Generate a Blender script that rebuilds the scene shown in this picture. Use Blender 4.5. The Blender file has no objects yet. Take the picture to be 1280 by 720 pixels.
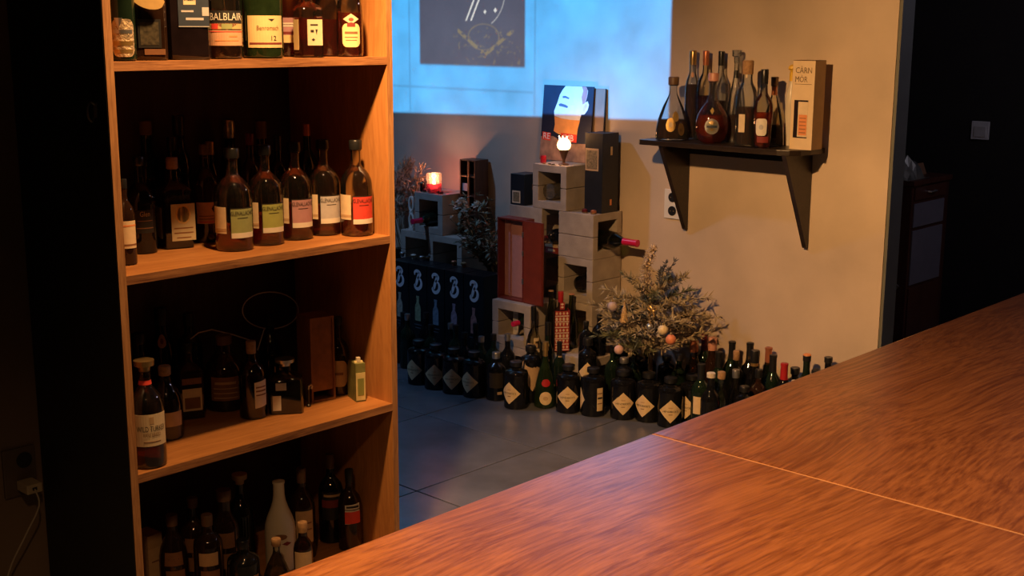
import bpy, bmesh, math, random
from mathutils import Vector, Matrix
SC = bpy.context.scene
COL = SC.collection
PI = math.pi
EYE = 1.52                                  # camera height; the floor is z = 0
# ------------------------------------------------------------------ camera
FPX, PITCH, YAW, ROLL = 1574.1, math.radians(11.708), math.radians(42.991), math.radians(.219)
FW = Vector((math.cos(YAW)*math.cos(PITCH), math.sin(YAW)*math.cos(PITCH), -math.sin(PITCH)))
_r = Vector((math.sin(YAW), -math.cos(YAW), 0)); _u = _r.cross(FW)
RI = _r*math.cos(ROLL) + _u*math.sin(ROLL)
UP = _u*math.cos(ROLL) - _r*math.sin(ROLL)
cam = bpy.data.cameras.new('camera'); co = bpy.data.objects.new('camera', cam); COL.objects.link(co)
cam.sensor_width = 36.0; cam.lens = FPX/1280*36.0; cam.clip_start = .02; cam.clip_end = 60
M = Matrix((RI, UP, -FW)).transposed().to_4x4(); M.translation = Vector((0, 0, EYE)); co.matrix_world = M
SC.camera = co
def ray(px, py): return FW + RI*((px-640)/FPX) + UP*((360-py)/FPX)
def atX(px, py, x): d = ray(px, py); d = d*(x/d.x); return Vector((d.x, d.y, d.z+EYE))
def atY(px, py, y): d = ray(px, py); d = d*(y/d.y); return Vector((d.x, d.y, d.z+EYE))
def atZ(px, py, z): d = ray(px, py); d = d*((z-EYE)/d.z); return Vector((d.x, d.y, z))
# ------------------------------------------------------------------ world, exposure
w = bpy.data.worlds.new('world'); SC.world = w; w.use_nodes = True
bg = w.node_tree.nodes['Background']; bg.inputs[0].default_value = (.9, .62, .42, 1); bg.inputs[1].default_value = .004
SC.view_settings.view_transform = 'Standard'; SC.view_settings.look = 'None'
SC.view_settings.exposure = 0.0; SC.view_settings.gamma = 1.0; SC.view_settings.use_curve_mapping = False
# ------------------------------------------------------------------ lamps
WALLX = 4.2                                 # plane of the plastered wall with the projection
def lamp(name, kind, loc, energy, color, size, aim=None, **kw):
    d = bpy.data.lights.new(name, kind); d.energy = energy; d.color = color
    if kind in ('POINT', 'SPOT'): d.shadow_soft_size = size
    for k, v in kw.items(): setattr(d, k, v)
    o = bpy.data.objects.new(name, d); COL.objects.link(o); o.location = loc
    if aim is not None: o.rotation_euler = (Vector(aim)-Vector(loc)).to_track_quat('-Z', 'Y').to_euler()
    return o
WARM = (1.0, .53, .20)
lamp('aisle_spot', 'SPOT', (1.70, 2.13, 2.12), 290, WARM, .035, (3.40, 1.86, .58), spot_size=math.radians(97), spot_blend=1.0)
lamp('shelf_spot', 'SPOT', (1.70, 2.12, 2.12), 92, WARM, .035, (1.78, 2.50, .50), spot_size=math.radians(94), spot_blend=.85)
lamp('rear_fill', 'SPOT', (2.75, 4.55, 2.68), 64, (.28, .52, 1.0), .06, (3.55, 3.95, .3), spot_size=math.radians(88), spot_blend=.8)  # added cool fill for blocks, boxes and floor; no fixture hangs there
lamp('back_room_fill', 'POINT', (5.0, 1.0, 2.3), 13, (.75, .72, 1.0), .1)  # added fill to bring out the chest and switch, not a known lamp
lamp('bar_spot', 'SPOT', (.35, .72, 2.25), 122, (1.0, .53, .21), .05, (.64, .68, 1.0), spot_size=math.radians(114), spot_blend=1.0)
def projector():
    """ceiling projector: a spot lamp whose emission carries the projected picture (wall coordinates a = y, b = z)"""
    P = Vector((1.25, 4.15, 2.45))
    o = lamp('projector_lamp', 'SPOT', P, 960, (1, 1, 1), .004, P+Vector((1, 0, 0)), spot_size=math.radians(100), spot_blend=0.0)
    d = o.data; d.use_nodes = True; nt = d.node_tree; N, L = nt.nodes, nt.links
    em = next(n for n in N if n.type == 'EMISSION')
    geo = N.new('ShaderNodeNewGeometry'); sep = N.new('ShaderNodeSeparateXYZ'); L.new(geo.outputs['Incoming'], sep.inputs[0])
    def m(op, a, b=None, c=None):
        n = N.new('ShaderNodeMath'); n.operation = op
        for i, v in enumerate((a, b, c)):
            if v is None: continue
            if isinstance(v, (int, float)): n.inputs[i].default_value = v
            else: L.new(v, n.inputs[i])
        return n.outputs[0]
    k = WALLX-P.x
    a = m('MULTIPLY_ADD', m('DIVIDE', sep.outputs[1], sep.outputs[0]), k, P.y)
    b = m('MULTIPLY_ADD', m('DIVIDE', sep.outputs[2], sep.outputs[0]), k, P.z)
    def step(lo, x, s=.006):                                   # 0..1 over s around lo
        n = N.new('ShaderNodeMapRange'); n.clamp = True; L.new(x, n.inputs[0])
        n.inputs[1].default_value = lo-s; n.inputs[2].default_value = lo+s
        return n.outputs[0]
    def inv(x): return m('SUBTRACT', 1.0, x)
    def mul(*xs):
        r = xs[0]
        for x in xs[1:]: r = m('MULTIPLY', r, x)
        return r
    # outer rectangle: its lower edge leans a little, as the picture does on the wall
    bb = m('MULTIPLY_ADD', a, .0275, b)
    frame = mul(step(3.050, a), inv(step(5.35, a)), step(EYE-.369+3.046*.0275, bb), inv(step(2.66, b)))
    dark = mul(step(3.842, a), inv(step(4.527, a)), step(EYE-.177, b), inv(step(2.40, b)))
    comb = N.new('ShaderNodeCombineXYZ'); L.new(a, comb.inputs[0]); L.new(b, comb.inputs[1])
    def noise(scale, det):
        n = N.new('ShaderNodeTexNoise'); n.inputs['Scale'].default_value = scale; n.inputs['Detail'].default_value = det
        L.new(comb.outputs[0], n.inputs['Vector']); return n.outputs[0]
    mott = m('MULTIPLY_ADD', noise(6, 9), .95, .53)
    def line(x, c, wd): return m('LESS_THAN', m('ABSOLUTE', m('SUBTRACT', x, c)), wd)
    joint = m('MAXIMUM', m('MAXIMUM', line(a, 3.783, .006), line(a, 4.60, .006)), m('MULTIPLY', line(b, 1.235, .006), m('GREATER_THAN', a, 3.783)))
    mott = m('MULTIPLY', mott, m('MULTIPLY_ADD', joint, -.22, 1.0))
    # drawing on the dark picture: an oval, a wreath of pale specks, a white horn shape
    ex = m('DIVIDE', m('SUBTRACT', a, 4.10), .098); ey = m('DIVIDE', m('SUBTRACT', b, 1.475), .058)
    rr = m('SQRT', m('ADD', m('MULTIPLY', ex, ex), m('MULTIPLY', ey, ey)))
    ring = m('LESS_THAN', m('ABSOLUTE', m('SUBTRACT', rr, 1.0)), .05)
    vx = m('MULTIPLY', m('ABSOLUTE', m('SUBTRACT', a, 4.09)), .62)
    vee = mul(line(m('SUBTRACT', b, vx), 1.395, .010), m('LESS_THAN', vx, .11), m('GREATER_THAN', noise(28, 2), .45))
    speck = mul(m('GREATER_THAN', noise(45, 3), .62), m('LESS_THAN', a, 4.30), m('LESS_THAN', b, 1.52))
    gold = m('MINIMUM', m('ADD', m('MULTIPLY', ring, .55), m('ADD', vee, m('MULTIPLY', speck, .6))), 1.0)
    hx = m('MULTIPLY_ADD', m('SUBTRACT', b, 1.55), .55, a)
    horn = mul(m('SUBTRACT', line(hx, 4.195, .021), line(hx, 4.195, .011)), m('GREATER_THAN', b, 1.548))
    dots = m('MAXIMUM', m('LESS_THAN', m('ADD', m('ABSOLUTE', m('SUBTRACT', a, 4.09)), m('ABSOLUTE', m('SUBTRACT', b, 1.587))), .010),
                        m('LESS_THAN', m('ADD', m('ABSOLUTE', m('SUBTRACT', a, 4.025)), m('ABSOLUTE', m('SUBTRACT', b, 1.594))), .011))
    cx = m('SUBTRACT', a, 4.13); cy = m('SUBTRACT', b, 1.68)
    arc = mul(line(m('SQRT', m('ADD', m('MULTIPLY', cx, cx), m('MULTIPLY', cy, cy))), .165, .003), m('LESS_THAN', a, 4.05))
    white = m('MINIMUM', m('ADD', m('ADD', horn, dots), m('MULTIPLY', arc, .4)), 1.0)
    def mix(f, A, B):
        n = N.new('ShaderNodeMix'); n.data_type = 'RGBA'
        L.new(f, n.inputs[0])
        for s, v in ((6, A), (7, B)):
            if isinstance(v, tuple): n.inputs[s].default_value = v
            else: L.new(v, n.inputs[s])
        return n.outputs[2]
    sc = N.new('ShaderNodeVectorMath'); sc.operation = 'SCALE'; sc.inputs[0].default_value = (.045, .37, 1.0); L.new(mott, sc.inputs[3])
    c = mix(dark, sc.outputs[0], (.030, .040, .085, 1))
    c = mix(m('MULTIPLY', gold, dark), c, (.12, .115, .07, 1))
    c = mix(m('MULTIPLY', white, dark), c, (.4, .5, .6, 1))
    c = mix(frame, (0, 0, 0, 1), c)
    L.new(c, em.inputs[0])
    # a flat picture on the wall needs the lens falloff (1/d2 and grazing) evened out, as a projector does
    q = m('ADD', m('MULTIPLY', m('DIVIDE', sep.outputs[1], sep.outputs[0]), m('DIVIDE', sep.outputs[1], sep.outputs[0])),
              m('MULTIPLY', m('DIVIDE', sep.outputs[2], sep.outputs[0]), m('DIVIDE', sep.outputs[2], sep.outputs[0])))
    L.new(m('POWER', m('ADD', q, 1.0), 1.5), em.inputs[1])
projector()
# ------------------------------------------------------------------ materials
MATS = {}
def _new(name):
    m = bpy.data.materials.new(name); m.use_nodes = True; nt = m.node_tree
    return m, nt, nt.nodes, nt.links, nt.nodes['Principled BSDF']
def mat(name, col=(.5, .5, .5), rough=.5, metal=0.0, var=.12, scale=20, bump=0.0, spec=.5, stretch=(1, 1, 1), bscale=None, coat=0.0):
    """plain procedural surface: base colour with a little noise variation and optional fine relief"""
    if name in MATS: return MATS[name]
    m, nt, N, L, b = _new(name)
    b.inputs['Roughness'].default_value = rough; b.inputs['Metallic'].default_value = metal
    b.inputs['Specular IOR Level'].default_value = spec; b.inputs['Coat Weight'].default_value = coat
    tc = N.new('ShaderNodeTexCoord'); mp = N.new('ShaderNodeMapping'); mp.inputs['Scale'].default_value = stretch
    L.new(tc.outputs['Object'], mp.inputs[0])
    n = N.new('ShaderNodeTexNoise'); n.inputs['Scale'].default_value = scale; n.inputs['Detail'].default_value = 5
    L.new(mp.outputs[0], n.inputs['Vector'])
    r = N.new('ShaderNodeValToRGB'); r.color_ramp.elements[0].position = .3; r.color_ramp.elements[1].position = .7
    r.color_ramp.elements[0].color = tuple(max(0, c*(1-var)) for c in col)+(1,)
    r.color_ramp.elements[1].color = tuple(min(1, c*(1+var)) for c in col)+(1,)
    L.new(n.outputs[0], r.inputs[0]); L.new(r.outputs[0], b.inputs['Base Color'])
    if bump:
        n2 = N.new('ShaderNodeTexNoise'); n2.inputs['Scale'].default_value = bscale or scale*4; n2.inputs['Detail'].default_value = 4
        L.new(mp.outputs[0], n2.inputs['Vector'])
        bp = N.new('ShaderNodeBump'); bp.inputs['Strength'].default_value = bump; bp.inputs['Distance'].default_value = .004
        L.new(n2.outputs[0], bp.inputs['Height']); L.new(bp.outputs[0], b.inputs['Normal'])
    MATS[name] = m; return m
def wood(name, dark, light, rough=.4, axis=0, fine=90, warp=1.6, coat=0.0, big=3.0, knots=False, spread=.14, broad=.45):
    """long grain along the given object axis"""
    if name in MATS: return MATS[name]
    m, nt, N, L, b = _new(name)
    b.inputs['Roughness'].default_value = rough; b.inputs['Coat Weight'].default_value = coat; b.inputs['Coat Roughness'].default_value = .20; b.inputs['Coat IOR'].default_value = 1.5+coat*.95
    tc = N.new('ShaderNodeTexCoord'); st = [1.0, 1.0, 1.0]; st[axis] = .045 if not knots else .028
    mp = N.new('ShaderNodeMapping'); mp.inputs['Scale'].default_value = st; L.new(tc.outputs['Object'], mp.inputs[0])
    wn = N.new('ShaderNodeTexNoise'); wn.inputs['Scale'].default_value = big; wn.inputs['Detail'].default_value = 2; L.new(tc.outputs['Object'], wn.inputs['Vector'])
    ad = N.new('ShaderNodeVectorMath'); ad.operation = 'MULTIPLY_ADD'; ad.inputs[1].default_value = (.07*warp,)*3
    L.new(wn.outputs['Color'], ad.inputs[0]); L.new(mp.outputs[0], ad.inputs[2])
    n1 = N.new('ShaderNodeTexNoise'); n1.inputs['Scale'].default_value = fine; n1.inputs['Detail'].default_value = 5; n1.inputs['Roughness'].default_value = .6; L.new(ad.outputs[0], n1.inputs['Vector'])
    n2 = N.new('ShaderNodeTexNoise'); n2.inputs['Scale'].default_value = fine*.14; n2.inputs['Detail'].default_value = 3; L.new(ad.outputs[0], n2.inputs['Vector'])
    mx = N.new('ShaderNodeMath'); mx.operation = 'MULTIPLY_ADD'; mx.inputs[1].default_value = 1-broad; L.new(n1.outputs[0], mx.inputs[0])
    m2 = N.new('ShaderNodeMath'); m2.operation = 'MULTIPLY'; m2.inputs[1].default_value = broad; L.new(n2.outputs[0], m2.inputs[0]); L.new(m2.outputs[0], mx.inputs[2])
    r = N.new('ShaderNodeValToRGB'); e = r.color_ramp.elements; e[0].position = .5-spread; e[1].position = .5+spread; e[0].color = dark+(1,); e[1].color = light+(1,)
    L.new(mx.outputs[0], r.inputs[0])
    out = r.outputs[0]
    if knots:
        vo = N.new('ShaderNodeTexVoronoi'); vo.inputs['Scale'].default_value = 2.3
        ms = N.new('ShaderNodeMapping'); ms.inputs['Scale'].default_value = (.55, 1, 1); L.new(tc.outputs['Object'], ms.inputs[0]); L.new(ms.outputs[0], vo.inputs['Vector'])
        kr = N.new('ShaderNodeMapRange'); kr.inputs[1].default_value = .012; kr.inputs[2].default_value = .045; kr.inputs[3].default_value = .42; kr.inputs[4].default_value = 1.0
        L.new(vo.outputs['Distance'], kr.inputs[0])
        sc = N.new('ShaderNodeVectorMath'); sc.operation = 'SCALE'; L.new(out, sc.inputs[0]); L.new(kr.outputs[0], sc.inputs[3]); out = sc.outputs[0]
    L.new(out, b.inputs['Base Color'])
    bp = N.new('ShaderNodeBump'); bp.inputs['Strength'].default_value = .18; bp.inputs['Distance'].default_value = .002
    L.new(n1.outputs[0], bp.inputs['Height']); L.new(bp.outputs[0], b.inputs['Normal'])
    MATS[name] = m; return m
def glass(name, tint, rough=.02, ior=1.5, haze=.018):
    """thin walled bottle glass: tinted see-through wall with a Fresnel reflection"""
    if name in MATS: return MATS[name]
    m = bpy.data.materials.new(name); m.use_nodes = True; nt = m.node_tree; N, L = nt.nodes, nt.links
    N.remove(N['Principled BSDF']); out = N['Material Output']
    t = N.new('ShaderNodeBsdfTransparent'); t.inputs[0].default_value = tint+(1,)
    g = N.new('ShaderNodeBsdfGlossy'); g.inputs['Roughness'].default_value = rough
    f = N.new('ShaderNodeFresnel'); f.inputs[0].default_value = ior
    tc = N.new('ShaderNodeTexCoord'); n = N.new('ShaderNodeTexNoise'); n.inputs['Scale'].default_value = 30; L.new(tc.outputs['Object'], n.inputs['Vector'])
    bp = N.new('ShaderNodeBump'); bp.inputs['Strength'].default_value = .08; bp.inputs['Distance'].default_value = .002; L.new(n.outputs[0], bp.inputs['Height'])
    L.new(bp.outputs[0], g.inputs['Normal'])
    df = N.new('ShaderNodeBsdfTranslucent'); df.inputs[0].default_value = tuple(min(1, .25+.5*c) for c in tint)+(1,)
    d2 = N.new('ShaderNodeBsdfDiffuse'); d2.inputs[0].default_value = tuple(min(1, .2+.5*c) for c in tint)+(1,)
    a1 = N.new('ShaderNodeMixShader'); a1.inputs[0].default_value = .5; L.new(df.outputs[0], a1.inputs[1]); L.new(d2.outputs[0], a1.inputs[2])
    a2 = N.new('ShaderNodeMixShader'); a2.inputs[0].default_value = haze; L.new(t.outputs[0], a2.inputs[1]); L.new(a1.outputs[0], a2.inputs[2])   # pale diffuse share put in to imitate light scattered inside the glass
    fb = N.new('ShaderNodeMath'); fb.operation = 'MULTIPLY_ADD'; fb.use_clamp = True; fb.inputs[1].default_value = 1.5; fb.inputs[2].default_value = .03; L.new(f.outputs[0], fb.inputs[0])   # two reflecting faces per wall
    mx = N.new('ShaderNodeMixShader'); L.new(fb.outputs[0], mx.inputs[0]); L.new(a2.outputs[0], mx.inputs[1]); L.new(g.outputs[0], mx.inputs[2]); L.new(mx.outputs[0], out.inputs[0])
    MATS[name] = m; return m
def liquid(name, tint, body, fac=.4):
    if name in MATS: return MATS[name]
    m, nt, N, L, b = _new(name); out = N['Material Output']
    b.inputs['Base Color'].default_value = body+(1,); b.inputs['Roughness'].default_value = .08
    t = N.new('ShaderNodeBsdfTransparent'); t.inputs[0].default_value = tint+(1,)
    tr = N.new('ShaderNodeBsdfTranslucent'); tr.inputs[0].default_value = body+(1,)
    m0 = N.new('ShaderNodeMixShader'); m0.inputs[0].default_value = .5; L.new(b.outputs[0], m0.inputs[1]); L.new(tr.outputs[0], m0.inputs[2])
    mx = N.new('ShaderNodeMixShader'); mx.inputs[0].default_value = fac; L.new(t.outputs[0], mx.inputs[1]); L.new(m0.outputs[0], mx.inputs[2]); L.new(mx.outputs[0], out.inputs[0])
    MATS[name] = m; return m
def glow(name, col, strength):
    if name in MATS: return MATS[name]
    m, nt, N, L, b = _new(name); b.inputs['Base Color'].default_value = col+(1,)
    b.inputs['Emission Color'].default_value = col+(1,); b.inputs['Emission Strength'].default_value = strength
    MATS[name] = m; return m
# ------------------------------------------------------------------ mesh builder
class MB:
    def __init__(s): s.v = []; s.f = []
    def add(s, vs, fs):
        o = len(s.v); s.v += [tuple(p) for p in vs]; s.f += [tuple(i+o for i in f) for f in fs]; return s
    def box(s, x0, x1, y0, y1, z0, z1):
        vs = [(x, y, z) for z in (z0, z1) for y in (y0, y1) for x in (x0, x1)]
        return s.add(vs, [(0, 2, 3, 1), (4, 5, 7, 6), (0, 1, 5, 4), (2, 6, 7, 3), (0, 4, 6, 2), (1, 3, 7, 5)])
    def prism(s, poly, a0, a1, axis):
        """polygon in the two other axes (cyclic order) extruded along axis"""
        def P(p, a):
            return {0: (a, p[0], p[1]), 1: (p[0], a, p[1]), 2: (p[0], p[1], a)}[axis]
        n = len(poly); vs = [P(p, a0) for p in poly]+[P(p, a1) for p in poly]
        fs = [tuple(range(n-1, -1, -1)), tuple(range(n, 2*n))]+[(i, (i+1) % n, n+(i+1) % n, n+i) for i in range(n)]
        return s.add(vs, fs)
    def lathe(s, prof, seg=26, cx=0, cy=0, asp=1.0, cap0=True, cap1=True):
        """prof: (r, z[, q]); q = squareness of the section, asp = depth / width"""
        rings = []
        for p in prof:
            r, z = p[0], p[1]; q = p[2] if len(p) > 2 else 0
            n = 2+q*7; ring = []
            for i in range(seg):
                t = 2*PI*(i+.5)/seg; c, d = math.cos(t), math.sin(t)
                k = (abs(c)**n+abs(d)**n)**(-1/n)
                ring.append((cx+r*k*c, cy+r*k*d*asp, z))
            rings.append(ring)
        vs = [p for r in rings for p in r]; fs = []
        for j in range(len(rings)-1):
            for i in range(seg):
                i2 = (i+1) % seg; fs.append((j*seg+i, j*seg+i2, (j+1)*seg+i2, (j+1)*seg+i))
        if cap0: fs.append(tuple(range(seg-1, -1, -1)))
        if cap1: fs.append(tuple((len(rings)-1)*seg+i for i in range(seg)))
        return s.add(vs, fs)
    def tube(s, pts, r, seg=8, r1=None, closed=False):
        pts = [Vector(p) for p in pts]; n = len(pts); vs = []; prev = None
        for i, p in enumerate(pts):
            a = pts[(i-1) % n] if (closed or i > 0) else p; b = pts[(i+1) % n] if (closed or i < n-1) else p
            t = (b-a).normalized()
            if prev is None: u = t.orthogonal().normalized()
            else:
                u = prev-t*prev.dot(t); u = u.normalized() if u.length > 1e-6 else t.orthogonal().normalized()
            prev = u; v = t.cross(u); rr = r if r1 is None else r+(r1-r)*i/(n-1)
            for k in range(seg):
                an = 2*PI*k/seg; vs.append(p+u*(rr*math.cos(an))+v*(rr*math.sin(an)))
        fs = []
        for j in range(n if closed else n-1):
            j2 = (j+1) % n
            for k in range(seg): fs.append((j*seg+k, j*seg+(k+1) % seg, j2*seg+(k+1) % seg, j2*seg+k))
        if not closed: fs += [tuple(range(seg-1, -1, -1)), tuple((n-1)*seg+k for k in range(seg))]
        return s.add(vs, fs)
    def ball(s, c, r, seg=16, rings=10, sz=1.0):
        prof = []
        for i in range(rings+1):
            t = -PI/2+PI*i/rings; prof.append((max(r*math.cos(t), 1e-4), c[2]+r*sz*math.sin(t)))
        return s.lathe(prof, seg, c[0], c[1])
    def build(s, name, material, parent=None, smooth=False, bevel=0.0, loc=None, fix=True):
        me = bpy.data.meshes.new(name); me.from_pydata(s.v, [], s.f)
        if fix or bevel:
            bm = bmesh.new(); bm.from_mesh(me)
            if fix: bmesh.ops.recalc_face_normals(bm, faces=bm.faces)
            if bevel:
                ed = [e for e in bm.edges if len(e.link_faces) == 2 and e.calc_face_angle(0) > .6]
                bmesh.ops.bevel(bm, geom=ed, offset=bevel, segments=2, affect='EDGES', profile=.6)
            bm.to_mesh(me); bm.free()
        if smooth:
            me.polygons.foreach_set('use_smooth', [True]*len(me.polygons))
            try: me.set_sharp_from_angle(angle=math.radians(42))
            except Exception: pass
        me.materials.append(material)
        o = bpy.data.objects.new(name, me); COL.objects.link(o)
        if parent is not None: o.parent = parent
        if loc is not None: o.location = loc
        return o
def tag(o, label=None, cat=None, group=None, kind=None):
    if label: o['label'] = label
    if cat: o['category'] = cat
    if group: o['group'] = group
    if kind: o['kind'] = kind
    return o
def thing(name, label, cat, loc=(0, 0, 0), rz=0.0, group=None):
    o = bpy.data.objects.new(name, None); COL.objects.link(o); o.location = loc; o.rotation_euler = (0, 0, rz); o.empty_display_size = .05
    return tag(o, label, cat, group)
def bx(name, m, parent, x0, x1, y0, y1, z0, z1, bevel=0.0):
    return MB().box(x0, x1, y0, y1, z0, z1).build(name, m, parent, bevel=bevel)
def copy_tree(o, parent=None):
    c = o.copy(); COL.objects.link(c); c.parent = parent
    for ch in list(o.children): copy_tree(ch, c)
    return c
# ------------------------------------------------------------------ shared materials
M_plaster = mat('warm_plaster', (.56, .44, .33), .72, var=.14, scale=3.2, bump=.10, bscale=55)
M_dark = mat('dark_paint', (.020, .016, .014), .75, var=.15, scale=8, bump=.05)
M_wallL = mat('dim_brown_paint', (.17, .115, .08), .8, var=.12, scale=6, bump=.06)
M_jamb = mat('grey_green_paint', (.13, .13, .11), .6, var=.08, scale=12)
M_ceil = mat('charcoal_ceiling', (.05, .045, .042), .85, var=.1)
M_tile = mat('slate_tile', (.112, .114, .128), .27, var=.32, scale=3.6, bump=.08, bscale=60, spec=.8)
M_grout = mat('grout', (.035, .034, .034), .9, var=.1)
M_bar = wood("counter_veneer", (.25, .078, .024), (.55, .212, .074), .30, 0, 210, 1.3, coat=1.0, big=2.2, knots=True, spread=.125, broad=.26)
M_ply = wood('cabinet_veneer', (.30, .118, .034), (.47, .205, .064), .45, 0, 110, 1.0)
M_plyv = wood('cabinet_veneer_upright', (.30, .118, .034), (.47, .205, .064), .45, 2, 110, 1.0)
M_plyedge = wood('plywood_edge', (.15, .052, .018), (.44, .20, .075), .6, 0, 330, .3)
M_plyedgev = wood('plywood_edge_upright', (.24, .10, .035), (.52, .26, .105), .6, 2, 330, .3)
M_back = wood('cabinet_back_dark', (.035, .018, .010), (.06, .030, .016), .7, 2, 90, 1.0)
M_black = mat('matt_black', (.010, .010, .011), .5, var=.2)
M_white = mat('white_plastic', (.75, .73, .70), .4, var=.04)
# ------------------------------------------------------------------ the room
def struct(name, bm_, m, label=None): return tag(bm_.build(name, m), label, None, kind='structure')
fl = struct('floor', MB().box(-1.5, 7.0, -1.0, 6.0, -.08, -.006), M_grout)
tm = MB().box(-.2975, .2975, -.2975, .2975, -.006, 0).build('tile', M_tile, fl, bevel=.002)
first = True
for ix in range(-3, 7):
    for iy in range(-4, 6):
        o = tm if first else tm.copy()
        if not first: COL.objects.link(o)
        first = False
        o.location = (3.0+.6*(ix-1)+0.0, 2.65+.6*iy, 0); o.parent = fl
        if o.location.x > 6.6 or o.location.y > 5.7: pass
struct('ceiling', MB().box(-1.5, 7.0, -1.0, 6.0, 2.75, 2.85), M_ceil)
struct('wall_right', MB().box(WALLX, WALLX+.092, 2.078, 6.0, 0, 2.75), M_plaster)
struct('trim_1', MB().box(WALLX+.004, WALLX+.096, 2.066, 2.078, 0, 2.75), M_jamb)
struct('wall_back', MB().box(-1.5, 2.215, 2.935, 3.03, 0, 2.75), M_wallL)
struct('wall_left', MB().box(-1.6, -1.5, -1.0, 6.0, 0, 2.75), M_dark)
struct('wall_end', MB().box(-1.5, 7.0, 6.0, 6.1, 0, 2.75), M_wallL)
struct('wall_far', MB().box(6.2, 6.3, -1.0, 6.0, 0, 2.75), M_dark)
# ------------------------------------------------------------------ bar counter
BARZ, BARY = 1.07, .812
bar = thing('bar_counter', 'long reddish wood veneer bar counter top with a fine cross seam', 'bar counter', (1.1, .45, 0))
def barbox(name, m, x0, x1, y0, y1, z0, z1, bevel=0.0):
    return bx(name, m, bar, x0-1.1, x1-1.1, y0-.45, y1-.45, z0, z1, bevel)
for x0, x1 in ((-1.1, 1.1035), (1.1065, 3.4)):
    # each sheet keeps its own grain: object origin shifted along the veneer
    o = MB().box(-(x1-x0)/2, (x1-x0)/2, -.34, .34, -.020, 0).build('counter_sheet', M_bar, bar, bevel=.0012)
    o.location = ((x0+x1)/2-1.1, BARY-.34-.45, BARZ)
barbox('seam_strip', mat('pale_seam_filler', (.62, .33, .16), .5, var=.1), 1.1035, 1.1065, BARY-.68, BARY, BARZ-.02, BARZ-.0005)
barbox('front_panel', M_back, -1.1, 3.4, BARY-.10, BARY-.06, .0, BARZ-.02)
barbox('counter_core', M_plyedge, -1.1, 3.4, BARY-.66, BARY-.012, BARZ-.045, BARZ-.02)
# ------------------------------------------------------------------ shelf cabinet
CY = 2.5                                    # plane of its front
cab = thing('shelf_cabinet', 'tall open plywood shelf cabinet filled with liquor bottles', 'cabinet', (1.815, 2.71, 0))
def cb(name, m, x0, x1, y0, y1, z0, z1, bevel=0.0, par=None):
    return bx(name, m, par or cab, x0-1.815, x1-1.815, y0-2.71, y1-2.71, z0, z1, bevel)
SHZ = [EYE-.0765, EYE-.5465, EYE-1.012, .062]
for x0, x1 in ((1.405, 1.424), (2.2035, 2.222)):
    sp = cb('side_panel', M_plyv, x0, x1, CY+.0015, 2.93, 0, 2.55)
    cb('panel_edge', M_plyedgev, x0, x1, CY, CY+.0015, 0, 2.55, 0, sp)
# black sheet stands in for the shade on the left side's outer face
cb('shade_dark_side', M_black, 1.403, 1.405, CY+.002, 2.93, 0, 2.55)
for z in SHZ+[2.02, 2.548]:
    sh = cb('shelf', M_ply, 1.424, 2.2035, CY+.0015, 2.92, z-.020, z)
    cb('shelf_edge', M_plyedge, 1.424, 2.2035, CY, CY+.0015, z-.020, z, 0, sh)
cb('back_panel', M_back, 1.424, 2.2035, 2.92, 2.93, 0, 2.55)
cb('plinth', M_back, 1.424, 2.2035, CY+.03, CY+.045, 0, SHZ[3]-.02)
# ------------------------------------------------------------------ lettering
_TXT = {}
def text_mesh(s):
    """flat triangulated lettering, cap height 1, centred on the origin"""
    if s in _TXT: return _TXT[s]
    c = bpy.data.curves.new('lettering', 'FONT'); c.body = s; c.align_x = 'CENTER'; c.resolution_u = 2; c.size = 1.0
    o = bpy.data.objects.new('lettering', c); COL.objects.link(o)
    bpy.context.view_layer.update()
    me = bpy.data.meshes.new_from_object(o.evaluated_get(bpy.context.evaluated_depsgraph_get()))
    vs = [tuple(v.co) for v in me.vertices]; fs = [tuple(p.vertices) for p in me.polygons]
    bpy.data.meshes.remove(me); bpy.data.objects.remove(o); bpy.data.curves.remove(c)
    xs = [v[0] for v in vs]; ys = [v[1] for v in vs]
    cx = (min(xs)+max(xs))/2; y0, y1 = min(ys), max(ys); h = max(.5, y1-y0)
    vs = [((x-cx)/h, (y-(y0+y1)/2)/h) for x, y, z in vs]; w = (max(xs)-min(xs))/h
    _TXT[s] = (vs, fs, w); return _TXT[s]
def put_text(surf, s, u, v, size, width=None, off=.0008, slant=0.0):
    vs, fs, w = text_mesh(s); k = 1.0 if width is None else width/(w*size)
    return MB().add([surf(u+(x*k+slant*y)*size, v+y*size, off) for x, y in vs], fs)
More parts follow.
